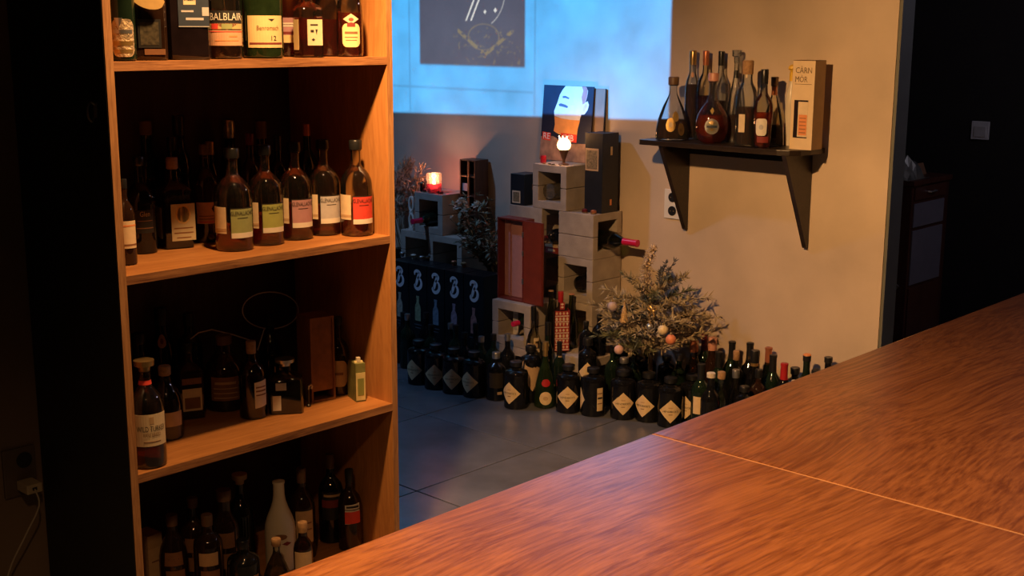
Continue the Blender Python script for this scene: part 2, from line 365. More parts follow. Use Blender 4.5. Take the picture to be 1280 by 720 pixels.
def patch(surf, u0, u1, v0, v1, shape='rect', off=.0005, n=14, tilt=0.0):
    """closed thin plate that follows a surface: rect, diamond, oval, arch, torn"""
    W, H = (u1-u0)/2, (v1-v0)/2; uc, vc = (u0+u1)/2, (v0+v1)/2; top, bot = [], []
    for i in range(n+1):
        s = -1+2*i/n; lo = -1.0; hi = 1.0
        if shape == 'diamond': hi = max(.02, 1-abs(s)); lo = -hi
        elif shape == 'oval': hi = max(.02, math.sqrt(max(0, 1-s*s))); lo = -hi
        elif shape == 'arch': hi = .35+.65*max(0, 1-abs(s)**1.6)
        elif shape == 'round': hi = (1-abs(s)**6*.35); lo = -hi
        elif shape == 'torn': k = min(14, round(14*i/n)); hi = (.35, .80, .95, .62, .58, .52, .50, .48, .45, .50, .44, .52, .46, .42, .30)[k]; lo = -(.0, .05, .20, .30, .42, .60, .74, .92, 1.0, .80, .62, .50, .36, .20, -.1)[k]
        elif shape == 'cone': hi = 1.0; lo = 1-2*max(.02, 1-abs(s))
        top.append((uc+W*s, vc+H*hi+tilt*W*s)); bot.append((uc+W*s, vc+H*lo+tilt*W*s))
    vs = [surf(u, v, off) for u, v in bot]+[surf(u, v, off) for u, v in top]+[surf(u, v, 0) for u, v in bot]+[surf(u, v, 0) for u, v in top]
    m = n+1; fs = []
    for i in range(n):
        fs += [(i, i+1, m+i+1, m+i), (2*m+i, 3*m+i, 3*m+i+1, 2*m+i+1), (i, 2*m+i, 2*m+i+1, i+1), (m+i, m+i+1, 3*m+i+1, 3*m+i)]
    fs += [(0, m, 3*m, 2*m), (n, 2*m+n, 3*m+n, m+n)]
    return MB().add(vs, fs)
# ------------------------------------------------------------------ bottles
G_clear = glass('clear_glass', (.92, .90, .78), haze=.012); G_smoke = glass('smoky_glass', (.62, .60, .52))
G_olive = glass('olive_glass', (.30, .36, .12)); G_amber = glass('amber_glass', (.55, .26, .08))
G_pale = glass('faint_blue_glass', (.86, .90, .93), haze=.055)  # haze raised to stand in for the projector's bluish gleam on the bottles
D_black = mat('black_glass', (.006, .006, .007), .03, var=.3, spec=.5)
D_green = mat('dark_green_glass', (.008, .016, .009), .03, var=.3, spec=.5)
D_brown = mat('dark_brown_glass', (.020, .009, .005), .03, var=.3, spec=.5)
D_milk = mat('milk_glass', (.62, .55, .44), .3, var=.05)
Q_amber = liquid('amber_spirit', (.80, .36, .09), (.62, .18, .03), .28)
Q_red = liquid('ruby_spirit', (.72, .22, .07), (.60, .10, .02), .30)
Q_gold = liquid('golden_spirit', (.80, .52, .18), (.34, .19, .05), .35)
Q_dark = liquid('dark_spirit', (.30, .10, .04), (.10, .028, .010), .45)
Q_pale = liquid('clear_spirit', (.92, .93, .90), (.4, .4, .36), .1)
C_black = mat('black_cap', (.012, .012, .013), .32, var=.2); C_cork = mat('cork', (.34, .19, .085), .8, var=.25, scale=120)
C_red = mat('red_wax', (.42, .018, .022), .35, var=.15); C_gold = mat('gold_foil', (.62, .40, .14), .32, metal=.8, var=.15)
C_silver = mat('silver_foil', (.62, .62, .63), .28, metal=.9, var=.12); C_copper = mat('copper_foil', (.50, .17, .085), .36, metal=.5, var=.1)
C_wine = mat('wine_red_capsule', (.12, .012, .016), .3, var=.2); C_wood = mat('dark_wood_stopper', (.13, .07, .035), .5, var=.25)
C_pink = mat('rose_capsule', (.55, .26, .19), .4, var=.1); C_yellow = mat('yellow_cap', (.72, .44, .04), .4, var=.08)
C_white = mat('pale_capsule', (.66, .56, .44), .5, var=.08); C_brass = mat('brass_cap', (.50, .34, .15), .3, metal=.85, var=.15)
L_cream = mat('cream_paper', (.68, .53, .34), .75, var=.07, scale=60); L_white = mat('white_paper', (.70, .64, .55), .75, var=.05, scale=60)
L_ink = mat('black_ink', (.018, .014, .012), .7, var=.1); L_green = mat('sage_paper', (.28, .31, .12), .7, var=.06, scale=60)
L_lime = mat('moss_paper', (.34, .37, .10), .7, var=.06, scale=60); L_mauve = mat('mauve_paper', (.42, .22, .24), .7, var=.06, scale=60)
L_grey = mat('silver_grey_paper', (.46, .44, .45), .7, var=.06, scale=60); L_red = mat('scarlet_paper', (.68, .055, .035), .7, var=.06, scale=60)
L_orange = mat('orange_paper', (.70, .26, .09), .7, var=.06, scale=60); L_navy = mat('navy_paper', (.022, .034, .060), .6, var=.1, scale=60)
L_peach = mat('peach_paper', (.62, .33, .19), .75, var=.07, scale=60); L_gold = mat('gold_paper', (.60, .40, .16), .5, var=.08, scale=60)
L_brown = mat('tobacco_paper', (.22, .10, .045), .7, var=.1, scale=60); L_black = mat('black_paper', (.014, .013, .013), .6, var=.2)
L_tan = mat('kraft_paper', (.50, .33, .18), .8, var=.1, scale=40); L_maroon = mat('maroon_paper', (.20, .025, .02), .7, var=.1)
PROF = {   # (radius / r, height / h) up to the mouth; the cap goes on from there
 'dome':   [(.80, 0), (.97, .008), (1, .03), (1, .50), (.985, .545), (.93, .595), (.80, .645), (.60, .69), (.40, .72), (.325, .745), (.30, .80), (.30, .885), (.35, .89), (.35, .915)],
 'whisky': [(.85, 0), (.98, .01), (1, .03), (1, .55), (.97, .60), (.82, .67), (.52, .725), (.37, .755), (.32, .80), (.32, .90)],
 'stout':  [(.85, 0), (.98, .01), (1, .04), (1, .62), (.95, .68), (.72, .74), (.42, .775), (.35, .80), (.34, .88)],
 'gin':    [(.90, 0), (.99, .012), (1, .04), (1, .72), (.975, .765), (.88, .80), (.55, .83), (.40, .845), (.37, .86), (.37, .89), (.45, .895), (.45, .91)],
 'wine':   [(.90, 0), (.99, .01), (1, .03), (1, .60), (.97, .645), (.80, .70), (.52, .745), (.40, .785), (.365, .84), (.36, .97), (.40, .972), (.40, .995)],
 'burg':   [(.90, 0), (.99, .01), (1, .03), (1, .44), (.96, .51), (.80, .60), (.58, .69), (.43, .77), (.37, .84), (.35, .97), (.40, .972), (.40, .995)],
 'square': [(.90, 0, .9), (.99, .012, .9), (1, .04, .9), (1, .60, .9), (.97, .645, .85), (.75, .69, .5), (.45, .725, .1), (.34, .76, 0), (.32, .88, 0)],
 'onion':  [(.45, 0), (.60, .01), (.85, .06), (1, .17), (1, .28), (.90, .40), (.66, .50), (.40, .58), (.26, .66), (.22, .74), (.22, .86), (.28, .865), (.28, .89)],
 'bell':   [(.85, 0), (.98, .012), (1, .04), (.98, .16), (.86, .34), (.62, .52), (.40, .64), (.26, .72), (.22, .78), (.22, .86), (.28, .865), (.28, .88)],
 'slim':   [(.88, 0), (.99, .01), (1, .03), (1, .50), (.98, .58), (.85, .66), (.60, .72), (.48, .755), (.45, .80), (.45, .90)],
 'taper':  [(.70, 0), (.80, .012), (.84, .05), (1, .46), (.97, .55), (.80, .62), (.50, .67), (.38, .70), (.34, .76), (.34, .88)],
 'jug':    [(.80, 0), (.96, .01), (1, .04), (1, .40), (.97, .50), (.86, .60), (.62, .70), (.42, .76), (.36, .80), (.34, .88)],
}
NAMED = {'gin': 'gin_bottle', 'wine': 'wine_bottle', 'burg': 'wine_bottle'}
PLACED = []                                 # (x, y, z, r) of everything standing, so that nothing is put into its neighbour
def settle(pos, r, box=None, h=.3, back=.45, fwd=.10):
    """nearest free spot: tries along the line of sight first, then a little sideways"""
    d = Vector((pos[0], pos[1], 0)).normalized(); s = Vector((-d.y, d.x, 0)); best = None
    def free(p):
        if box and not (box[0]+r < p.x < box[1]-r and box[2]+r < p.y < box[3]-r): return False
        for x, y, z, q, hh in PLACED:
            if p.z < z+hh and z < p.z+h and math.hypot(p.x-x, p.y-y) < r+q+.0015: return False
        return True
    for il in range(-8, 9):
        for ik in range(int(-fwd/.006), int(back/.006)):
            c = abs(il*.006)*2.5+abs(ik*.006)*(1.0 if ik >= 0 else 1.2)
            if best and c >= best[0]: continue
            p = Vector(pos)+d*(ik*.006)+s*(il*.006)
            if free(p): best = (c, p)
    p = best[1] if best else Vector(pos)
    if not best: print('NO ROOM', tuple(round(v, 3) for v in pos), r)
    PLACED.append((p.x, p.y, p.z, r, h)); return p
BOX = [None]; FWD = [.05]
def bottle(label, pos, kind, h, r, gm, liq=None, cap=None, labs=(), face=0.0, asp=1.0, group=None, name=None, cat='bottle', collar=None, seg=26, place=True):
    """one bottle: Empty at its foot > glass, liquid, cap, collar, label (> lettering, band)
    face: degrees its front is turned away from the camera (positive to the right in the picture)"""
    if place: pos = settle(pos, r*(1.06 if len(PROF[kind][2]) > 2 else 1.0), BOX[0], h, fwd=FWD[0])
    rz = math.atan2(-pos[1], -pos[0])+PI/2+math.radians(face)
    t = thing(name or NAMED.get(kind, 'liquor_bottle'), label, cat, pos, rz, group)
    prof = [(p[0]*r, p[1]*h)+tuple(p[2:]) for p in PROF[kind]]
    MB().lathe(prof, seg, asp=asp, cap1=(cap is None)).build('glass', gm, t, smooth=True)
    if liq:
        q, fill = liq; lp = []
        for p in prof:
            if p[1] > fill*h: break
            lp.append((max(p[0]-.0035, .002), p[1]+(.006 if p[1] < .03*h else 0))+tuple(p[2:]))
        last = prof[len(lp)-1]; nxt = prof[min(len(lp), len(prof)-1)]
        k = (fill*h-last[1])/max(1e-5, nxt[1]-last[1]); rr = last[0]+(nxt[0]-last[0])*k
        lp.append((max(rr-.0035, .002), fill*h)+tuple(last[2:]))
        MB().lathe(lp, seg, asp=asp).build('liquid', q, t, smooth=True)
    zm = prof[-1][1]; rm = prof[-1][0]
    if cap:
        cm, style = cap
        if style == 'capsule':      # foil over the neck down to the shoulder
            z0 = h*.76; pts = [(max(p[0], 0)+.0010, p[1]) for p in prof if p[1] >= h*.785]
            b = MB().lathe([(pts[0][0], z0+.02*h)]+pts+[(rm+.0010, h), (rm*.85, h+.001)], 16)
        elif style == 'cork': b = MB().lathe([(rm*.9, zm-.003), (rm*1.12, zm), (rm*1.15, h*.985), (rm*1.02, h)], 16)
        elif style == 'ball': b = MB().lathe([(rm*.8, zm-.002), (rm*.9, zm+.2*(h-zm)), (rm*1.7, zm+.5*(h-zm)), (rm*1.5, zm+.8*(h-zm)), (rm*.5, h)], 16)
        elif style == 'disc': b = MB().lathe([(rm*1.0, zm-.002), (rm*1.05, zm+.35*(h-zm)), (rm*1.75, zm+.45*(h-zm)), (rm*1.8, h*.995), (rm*1.5, h)], 18)
        elif style == 'tall': b = MB().lathe([(rm*1.10, zm-.06*h), (rm*1.14, zm), (rm*1.16, h*.99), (rm*1.05, h)], 16)
        else: b = MB().lathe([(rm*1.12, zm-.012*h), (rm*1.16, zm), (rm*1.16, h*.992), (rm*1.08, h)], 16)
        b.build('cap', cm, t, smooth=True)
    if collar:
        cm, f0, f1 = collar
        def rad(z):
            for p, q in zip(prof, prof[1:]):
                if p[1] <= z <= q[1]: return p[0]+(q[0]-p[0])*(z-p[1])/max(1e-6, q[1]-p[1])
            return rm
        zs = [h*(f0+(f1-f0)*i/4) for i in range(5)]
        MB().lathe([(rad(z)+.0008, z) for z in zs], 18, cap0=False, cap1=False).build('neck_band', cm, t, smooth=True)
    flat = len(PROF[kind][2]) > 2
    def radz(z):
        for p, q in zip(prof, prof[1:]):
            if p[1] <= z <= q[1]: return p[0]+(q[0]-p[0])*(z-p[1])/max(1e-6, q[1]-p[1])
        return r
    for lb in labs:
        a0 = math.radians(lb.get('a', 0)); side = lb.get('side', 0)
        if flat:
            ca, sa = math.cos(side*PI/2), math.sin(side*PI/2); dep = (r*asp if side == 0 else r)*.985
            def surf(u, v, off, ca=ca, sa=sa, dep=dep):
                x, y = u, -(dep+.0015+off); return (x*ca-y*sa, x*sa+y*ca, v)
        else:
            def surf(u, v, off, a0=a0):
                R = radz(min(v, zm))+.0006+off; a = u/max(r, .01)+a0; return (R*math.sin(a), -R*math.cos(a)*asp, v)
        W = lb['w']; z0, z1 = lb['z'][0]*h, lb['z'][1]*h; u0 = lb.get('u', 0)
        lo = patch(surf, u0-W/2, u0+W/2, z0, z1, lb.get('shape', 'rect'), .0005, tilt=lb.get('tilt', 0)).build('label', lb['m'], t)
        if lb.get('look'): lo['label'] = lb['look']
        for bd in lb.get('bands', ()):      # (v0, v1, mat[, u0, u1, shape]) as fractions of the label
            v0, v1, bm_ = bd[0], bd[1], bd[2]; ua, ub = (bd[3], bd[4]) if len(bd) > 3 else (0, 1)
            patch(surf, u0-W/2+W*ua, u0-W/2+W*ub, z0+(z1-z0)*v0, z0+(z1-z0)*v1, bd[5] if len(bd) > 5 else 'rect', .0009).build('band', bm_, lo)
        for tx in lb.get('text', ()):       # (string, v fraction, size fraction of label height, mat, width fraction)
            put_text(surf, tx[0], u0+W*(tx[5] if len(tx) > 5 else 0), z0+(z1-z0)*tx[1], tx[2]*(z1-z0), W*tx[4] if len(tx) > 4 and tx[4] else None, .0014).build('lettering', tx[3], lo, fix=False)
    return t
# ------------------------------------------------------------------ cabinet, upper shelf in view
def on(px, py, sh, dy=None):
    """spot on a cabinet shelf: under a pixel of its top, or at depth dy behind the front"""
    z = SHZ[sh]+.0005
    if dy is None: return atZ(px, py, z)
    p = atY(px, py, CY+dy); return Vector((p.x, CY+dy, z))
INK, CRM = L_ink, L_cream
BOX[0] = (1.424, 2.2035, CY+.002, 2.92)
bottle('dark bottle with a ragged silver and gold relief label on the upper shelf', on(154.5, 73, 0, .045), 'whisky', .30, .029, D_green, cap=(C_black, 'screw'), seg=30,
       labs=[dict(w=.050, z=(.03, .30), m=mat('embossed_pewter', (.58, .44, .28), .4, metal=.5, var=.5, scale=90, bump=.8, bscale=160), shape='round', bands=[(.72, 1.03, C_silver, .15, .5, 'cone'), (.3, .42, C_gold, .05, .95), (.62, .72, C_silver, .1, .9), (.1, .2, C_gold, .1, .9)])], face=4)
t = bottle('squat black bottle with a big oval gold tag round its neck', on(189.5, 72, 0, .06), 'square', .25, .037, D_brown, cap=(C_black, 'screw'), asp=.8, face=-3,
       labs=[dict(w=.045, z=(.05, .10), m=L_brown, u=.010), dict(w=.050, z=(.11, .36), m=L_black, bands=[(.1, .9, mat('dull_print', (.06, .05, .03), .6, var=.6, scale=120), .1, .9)])])
MB().add(*(lambda mb: (mb.v, mb.f))(patch(lambda u, v, off: (u, -.046-off*3, v), -.036, .036, .112, .158, 'oval', .0006, tilt=-.22))).build('neck_tag', L_gold, t)
bottle('narrow black bottle between the oval tag bottle and the navy label bottle', on(210, 72, 0, .18), 'slim', .28, .028, D_black, cap=(C_black, 'screw'))
bottle('broad black rectangular bottle with a navy label of small white print', on(236.5, 72, 0, .055), 'square', .30, .048, mat('ink_black_glass', (.010, .006, .007), .08, var=.3), cap=(C_black, 'screw'), asp=.7, face=7,
       labs=[dict(w=.068, z=(.245, .70), m=L_navy, u=.010, bands=[(.36, .50, L_cream, .18, .58), (.42, .44, L_navy, .20, .56), (.11, .15, L_grey, .24, .82), (.24, .27, L_grey, .1, .5), (.60, .68, L_peach, .42, .98), (.76, .86, L_grey, .42, .98), (.0, .012, L_grey), (.18, .32, L_grey, .78, 1.0)])])
bottle('clear bottle with a peach label below a dark lettered band and chevron', on(282, 71, 0, .06), 'dome', .27, .0425, G_clear, (Q_gold, .30), (C_black, 'cork'), face=8,
       labs=[dict(w=.082, z=(.115, .245), m=L_peach, bands=[(.88, .94, L_red), (.56, .66, L_orange, .55, .8), (.30, .36, L_orange, .15, .85)]),
             dict(w=.082, z=(.255, .30), m=L_gold, bands=[(0, 1, L_red, .05, .25), (0, 1, L_green, .35, .65)]),
             dict(w=.084, z=(.30, .41), m=L_black, text=[('BALBLAIR', .55, .55, L_white, .92)]), dict(w=.060, z=(.245, .305), m=L_brown, shape='cone')])
bottle('amber bottle with a plain cream paper strip, half behind the dark chevron bottle', on(266, 71, 0, .17), 'whisky', .28, .040, G_clear, (Q_amber, .42), (C_cork, 'cork'), labs=[dict(w=.05, z=(.13, .40), m=L_cream, a=-5, bands=[(.2, .35, L_orange)])])
bottle('dark green bottle with a large cream label, small bird and red line', on(330, 70, 0, .062), 'whisky', .30, .0485, mat('bottle_green_glass', (.012, .022, .008), .06, var=.4), cap=(C_black, 'tall'), face=8,
       labs=[dict(w=.092, z=(.085, .335), m=mat('deep_cream_paper', (.74, .55, .26), .75, var=.05, scale=50), text=[('Benromach', .62, .14, L_brown, .58, .06), ('12', .30, .15, L_ink, None, .2)],
                  bands=[(.10, .16, L_maroon, .05, .97), (.82, .90, L_ink, .56, .74, 'cone')])])
bottle('amber bottle with a mauve and yellow label behind the bird label bottle', on(361, 69, 0, .17), 'whisky', .27, .040, G_clear, (Q_amber, .55), (C_cork, 'cork'), face=0,
       labs=[dict(w=.060, z=(.13, .36), m=L_mauve, bands=[(.64, .80, L_white, .1, .9), (.70, .74, L_mauve, .1, .9), (0, .30, mat('deep_cream_paper', (.7, .5, .25)), 0, 1), (.34, .44, L_maroon)])])
bottle('short square amber bottle with a wide cork and two cream labels', on(386, 69, 0, .055), 'square', .185, .031, G_clear, (Q_red, .52), (C_cork, 'cork'), face=24,
       labs=[dict(w=.040, z=(.16, .50), m=L_cream, u=.004, bands=[(.76, .82, L_ink, .2, .7), (.40, .62, L_ink, .52, .68, 'cone'), (.50, .60, L_ink, .2, .42), (.16, .28, L_ink, .25, .5, 'diamond')]), dict(w=.030, z=(.10, .50), m=mat('deep_cream_paper', (.7, .5, .25)), side=-1)])
bottle('ribbed clear flask of red amber liquor between two label bottles', on(411, 69, 0, .12), 'jug', .235, .036, glass('ribbed_glass', (.86, .72, .56), .06), (Q_red, .40), (C_gold, 'ball'), seg=18)
bottle('rounded amber flask with an arched cream label under a red crown', on(438, 69.5, 0, .06), 'jug', .245, .0335, G_clear, (Q_amber, .45), (C_gold, 'ball'), face=6,
       labs=[dict(w=.046, z=(.10, .34), m=mat('deep_cream_paper', (.74, .55, .26)), shape='round', bands=[(.56, .66, L_brown, .15, .85), (.40, .44, L_brown, .15, .85), (.28, .31, L_brown, .2, .8), (.86, 1.05, L_maroon, .28, .72, 'arch')]),
             dict(w=.040, z=(.33, .44), m=L_cream, shape='diamond', bands=[(.3, .62, L_red, .34, .66, 'oval')])])
# ------------------------------------------------------------------ cabinet, second shelf
for i, (px, py, lm, words) in enumerate(((294, 311, L_green, 'sage green'), (333.5, 304, L_lime, 'bright moss green'), (370.5, 297.5, L_mauve, 'mauve'), (406, 292, L_grey, 'silver grey'), (441, 293, L_red, 'scarlet'))):
    p = on(px, py, 1)
    bottle('round shouldered whisky bottle with a %s label in the row of five' % words, p, 'dome', .252, .0475-.0012*i, G_clear, (Q_red if i < 3 else Q_amber, (.235, .30, .36, .30, .30)[i]), (C_black, 'screw'),
           labs=[dict(w=.062, z=(.135, .43), m=lm, a=24, look='%s paper label with a white foot' % words, text=[('GLENALLACHIE', .83, .135, L_ink, .94)], bands=[(.655, .675, L_ink, .28, .72), (0, .17, L_white), (.975, 1.0, L_ink), (0, 1, L_ink, 0, .025)]),
                 dict(w=.040, z=(.18, .44), m=L_cream, a=-50, bands=[(.1, .2, L_tan)])], face=3, group='row of five round shouldered bottles', collar=((C_gold, .905, .925) if i == 1 else None))
bottle('bottle with a bright cream strip label squeezed against the cabinet side', on(160, 330, 1), 'whisky', .20, .022, D_brown, cap=(C_black, 'screw'), labs=[dict(w=.044, z=(.20, .52), m=L_cream, a=10, bands=[(.1, .16, L_brown), (.8, .86, L_orange)])])
bottle('black round bottle with faint scripted print left of the square decanter', on(179, 315, 1), 'dome', .235, .036, D_black, cap=(C_black, 'cork'),
       labs=[dict(w=.046, z=(.22, .46), m=L_black, a=14, text=[('Glen', .84, .22, L_tan, .5)], bands=[(.20, .24, L_brown, .05, .95), (.52, .55, L_brown, .1, .9)])])
bottle('square whisky bottle with a grey label holding an oval window', on(220, 308, 1), 'square', .225, .040, G_smoke, (Q_dark, .42), (C_cork, 'cork'), face=16,
       labs=[dict(w=.060, z=(.09, .50), m=mat('grey_gold_paper', (.50, .42, .27), .6, var=.08), u=.010, bands=[(.46, .97, L_gold, .18, .82, 'oval'), (.50, .93, mat('khaki_ink', (.13, .11, .06), .6), .24, .76, 'oval'), (.33, .36, L_brown, .1, .9), (.20, .23, L_brown, .1, .9), (.07, .10, L_brown, .2, .8)]),
             dict(w=.060, z=(.12, .46), m=mat('khaki_paper', (.24, .21, .11), .7), side=-1)])
bottle('dark bottle with a peach label and black crest beside the sage label bottle', on(260, 301, 1), 'whisky', .25, .036, D_brown, cap=(C_wood, 'cork'), labs=[dict(w=.062, z=(.20, .42), m=L_peach, a=8, bands=[(.5, .9, L_ink, .62, .82, 'diamond'), (.2, .24, L_brown, .1, .7), (.34, .38, L_brown, .1, .7), (.06, .10, L_red, .1, .8)])])
BOX[0] = (1.424, 2.2035, 2.735, 2.92)
for i, (px, py, h, kd, cp, words) in enumerate(((181, 147, .31, 'slim', C_wood, 'brown stopper'), (222, 143, .32, 'slim', C_black, 'black cap'), (262, 187, .25, 'jug', C_brass, 'dull brass cap'), (286, 150, .30, 'slim', C_silver, 'narrow silver top'), (312, 172, .27, 'whisky', C_wine, 'dark red capsule'),
                                              (347, 176, .26, 'whisky', C_black, 'plain black top'), (383, 156, .285, 'whisky', C_copper, 'copper top'), (326, 158, .295, 'slim', C_wood, 'dark wooden knob'), (205, 178, .27, 'stout', C_black, 'short black lid'))):
    q = atZ(px, py, SHZ[1]+h); y = min(max(q.y, 2.72), 2.865); q = atY(px, py, y)
    bottle('unlit dark bottle with a %s at the back of the second shelf' % words, Vector((min(max(q.x, 1.47), 2.15), y, SHZ[1]+.0005)), kd, h, .030, (D_green, D_brown, D_black)[i % 3], cap=(cp, 'tall' if i % 2 else 'screw'), seg=18)
BOX[0] = (1.424, 2.2035, CY+.002, 2.92)
# ------------------------------------------------------------------ cabinet, third shelf
# wooden case, tin and other small things on the third shelf
p = settle(on(397, 497, 2), .036, BOX[0]); t = thing('wooden_case', 'tall slim open wooden bottle case standing on the third shelf', 'case', p, math.radians(-12))
Mw = wood('case_wood', (.16, .060, .022), (.30, .12, .042), .55, 2, 100)
bx('back_board', Mw, t, -.034, .034, .036, .042, 0, .235); bx('side_board', Mw, t, -.036, -.031, -.040, .042, 0, .237); bx('side_board', Mw, t, .031, .036, -.040, .042, 0, .237)
bx('base_board', Mw, t, -.031, .031, -.040, .036, 0, .006); bx('top_board', Mw, t, -.031, .031, -.040, .036, .231, .237); bx('sliding_lid', mat('amber_panel', (.22, .085, .032), .35, var=.25, scale=40), t, -.031, .031, -.036, -.032, .030, .231)
bx('brass_catch', C_brass, t, .036, .040, -.02, -.005, .155, .185)
p = settle(on(446, 498, 2), .034, BOX[0]); t = thing('tea_carton', 'small upright carton with a gabled top and green printed side', 'carton', p, math.radians(-20))
Mc = mat('carton_cream', (.56, .47, .22), .6, var=.15, scale=40); Mg = mat('carton_green', (.16, .16, .05), .6, var=.25, scale=40)
MB().prism([(-.034, 0), (.034, 0), (.034, .085), (.020, .108), (-.034, .108)], -.014, .014, 0).build('body', Mg, t)
bx('front_print', Mc, t, -.0135, .0135, -.0350, -.0340, .004, .082); bx('print_panel', mat('carton_leaf', (.20, .22, .06), .6), t, -.009, .009, -.0356, -.0350, .018, .066)
MB().prism([(-.034, .085), (-.020, .112), (-.012, .112), (-.026, .085)], -.012, .012, 0).build('gable', Mc, t); bx('nozzle', C_white, t, -.005, .005, -.022, -.012, .110, .122)

q = settle(on(386, 508, 2), .009, BOX[0]); t = thing('pouring_spout', 'small steel pourer with a curled pale tip in front of the wooden case', 'pourer', q)
MB().lathe([(.006, 0), (.007, .004), (.003, .008), (.003, .045), (.004, .048)], 12).build('stem', C_black, t, smooth=True); MB().tube([(0, 0, .046), (.002, 0, .056), (.009, 0, .060), (.013, 0, .054), (.010, 0, .047)], .0028, 8).build('tip', C_white, t, smooth=True)
Mcab = mat('white_cable', (.78, .74, .70), .5, var=.05)
loop = []
for a in range(0, 370, 12):
    an = math.radians(a-100); loop.append((338+35*math.cos(an)*(1 if math.cos(an) > 0 else 1.0), 388-23*math.sin(an)))
path = [atY(x, y, 2.86) for x, y in loop]+[atY(x, y, 2.85) for x, y in ((330, 412), (322, 438), (316, 432), (312, 425), (290, 418), (265, 412), (248, 416), (238, 424))]
tag(MB().tube(path, .0017, 6).build('cable', Mcab, smooth=True), 'thin pale cable coiled in a loop against the cabinet back', 'cable')
bottle('whisky bottle with a wide brass lid and a cream bourbon label', on(187, 580, 2), 'whisky', .255, .041, G_smoke, (Q_red, .34), (C_brass, 'disc'), collar=(L_red, .77, .81),
       labs=[dict(w=.080, z=(.22, .52), m=L_cream, a=6, text=[('WILD TURKEY', .55, .17, L_ink, .86), ('RARE BREED', .36, .11, L_brown, .5)], bands=[(.12, .15, L_brown, .25, .75), (.70, .92, L_tan, .44, .56)])], face=8)
bottle('short corked bottle with a pale label tucked behind the bourbon bottle', on(210, 546, 2), 'jug', .185, .040, G_smoke, (Q_dark, .42), (C_cork, 'cork'), labs=[dict(w=.055, z=(.20, .40), m=L_tan, a=20)])
bottle('dark bottle with a white framed label in the gloom of the third shelf', on(238, 505, 2, .30), 'square', .20, .034, D_brown, cap=(C_black, 'screw'), face=10, labs=[dict(w=.050, z=(.12, .42), m=L_cream, bands=[(.1, .6, L_brown, .1, .9)]), dict(w=.050, z=(.48, .56), m=L_brown)])
bottle('slender dark bottle with a round seal on its neck on the third shelf', on(207, 512, 2), 'slim', .285, .033, D_black, cap=(C_black, 'tall'), labs=[dict(w=.030, z=(.64, .76), m=L_tan, shape='oval', bands=[(.3, .7, L_brown, .3, .7, 'oval')])], seg=18)
bottle('wide brown jug shaped bottle with a tobacco coloured label', on(283, 508, 2), 'jug', .20, .056, D_brown, cap=(C_wood, 'cork'), labs=[dict(w=.080, z=(.16, .48), m=L_brown, bands=[(.70, .80, L_tan, .15, .85), (.1, .14, L_tan, .1, .9), (.3, .34, L_tan, .1, .9), (.5, .54, L_tan, .1, .9)])])
bottle('dark bottle with a tall corked neck and a slanting white label', on(317, 520, 2), 'whisky', .205, .036, G_amber, (Q_dark, .5), (C_cork, 'tall'), labs=[dict(w=.038, z=(.16, .50), m=L_white, a=38, tilt=.12, bands=[(.60, .66, L_brown, .1, .9), (.75, .80, L_brown, .1, .9), (.45, .50, L_brown, .1, .9)])])
t = bottle('squat cut glass decanter with a small white sticker and silver collar', on(358, 513, 2), 'square', .145, .046, glass('cut_glass', (.40, .36, .26), .05), (Q_dark, .5), (C_silver, 'disc'), asp=.8, labs=[dict(w=.022, z=(.08, .36), m=L_white, u=-.024), dict(w=.028, z=(.46, .60), m=C_silver, u=-.012)])
bottle('bottle with a broad tan oval label behind the wooden case', on(424, 490, 2, .170), 'dome', .22, .031, D_brown, cap=(C_black, 'screw'), labs=[dict(w=.060, z=(.12, .46), m=L_tan, shape='round', a=-10, bands=[(.45, .55, L_brown, .2, .8)])])
for px, h, kd, w in ((176, .24, 'slim', 'leaning against the left cabinet side'), (262, .26, 'stout', 'right of the white framed label bottle'), (340, .22, 'jug', 'behind the cut glass decanter')):
    p = on(px, 480, 2, .34); bottle('unlit black bottle on the third shelf %s' % w, Vector((min(max(p.x, 1.47), 2.15), p.y, p.z)), kd, h, .034, D_black, cap=(C_black, 'screw'), seg=16)
# ------------------------------------------------------------------ cabinet, bottom shelf
def low(px, py, h, ymin=2.55):
    q = atZ(px, py, SHZ[3]+h)
    y = min(max(q.y, ymin), 2.86); q = atY(px, py, y); return Vector((min(max(q.x, 1.47), 2.155), y, SHZ[3]+.0005))
bottle('bottle with a white over red label in the corner of the bottom shelf', low(460, 579, .235), 'whisky', .235, .034, D_brown, cap=(C_black, 'tall'), labs=[dict(w=.045, z=(.36, .60), m=L_white, a=14, tilt=.08, bands=[(.82, .92, L_ink, .1, .9), (0, .62, L_red), (.70, .74, L_ink)])])
bottle('tall dark bottle with a red band on the bottom shelf', low(414, 567, .26), 'whisky', .26, .036, D_black, cap=(C_wood, 'tall'), labs=[dict(w=.062, z=(.28, .60), m=L_black, a=6, bands=[(.84, .92, L_tan, .1, .9), (.45, .72, L_maroon)])])
bottle('white ceramic bottle with dark painted figures on the bottom shelf', low(348, 601, .25), 'burg', .25, .042, D_milk, labs=[dict(w=.060, z=(.30, .46), m=D_milk, a=5, bands=[(.5, .9, L_brown, .15, .75, 'oval'), (.05, .35, L_maroon, .5, .95, 'diamond')])])
bottle('dark bottle with a tan label beside the white ceramic bottle', low(376, 585, .26), 'whisky', .26, .036, D_brown, cap=(C_wood, 'tall'), labs=[dict(w=.050, z=(.20, .56), m=L_tan, a=10, bands=[(.6, .64, L_brown, .1, .9), (.4, .44, L_brown, .1, .9)])])
bottle('dark bottle with a blank cream sleeve at the bar edge of the bottom shelf', low(378, 660, .17), 'slim', .17, .026, G_amber, (Q_gold, .6), (C_cork, 'tall'), labs=[dict(w=.05, z=(.1, .55), m=L_tan)])
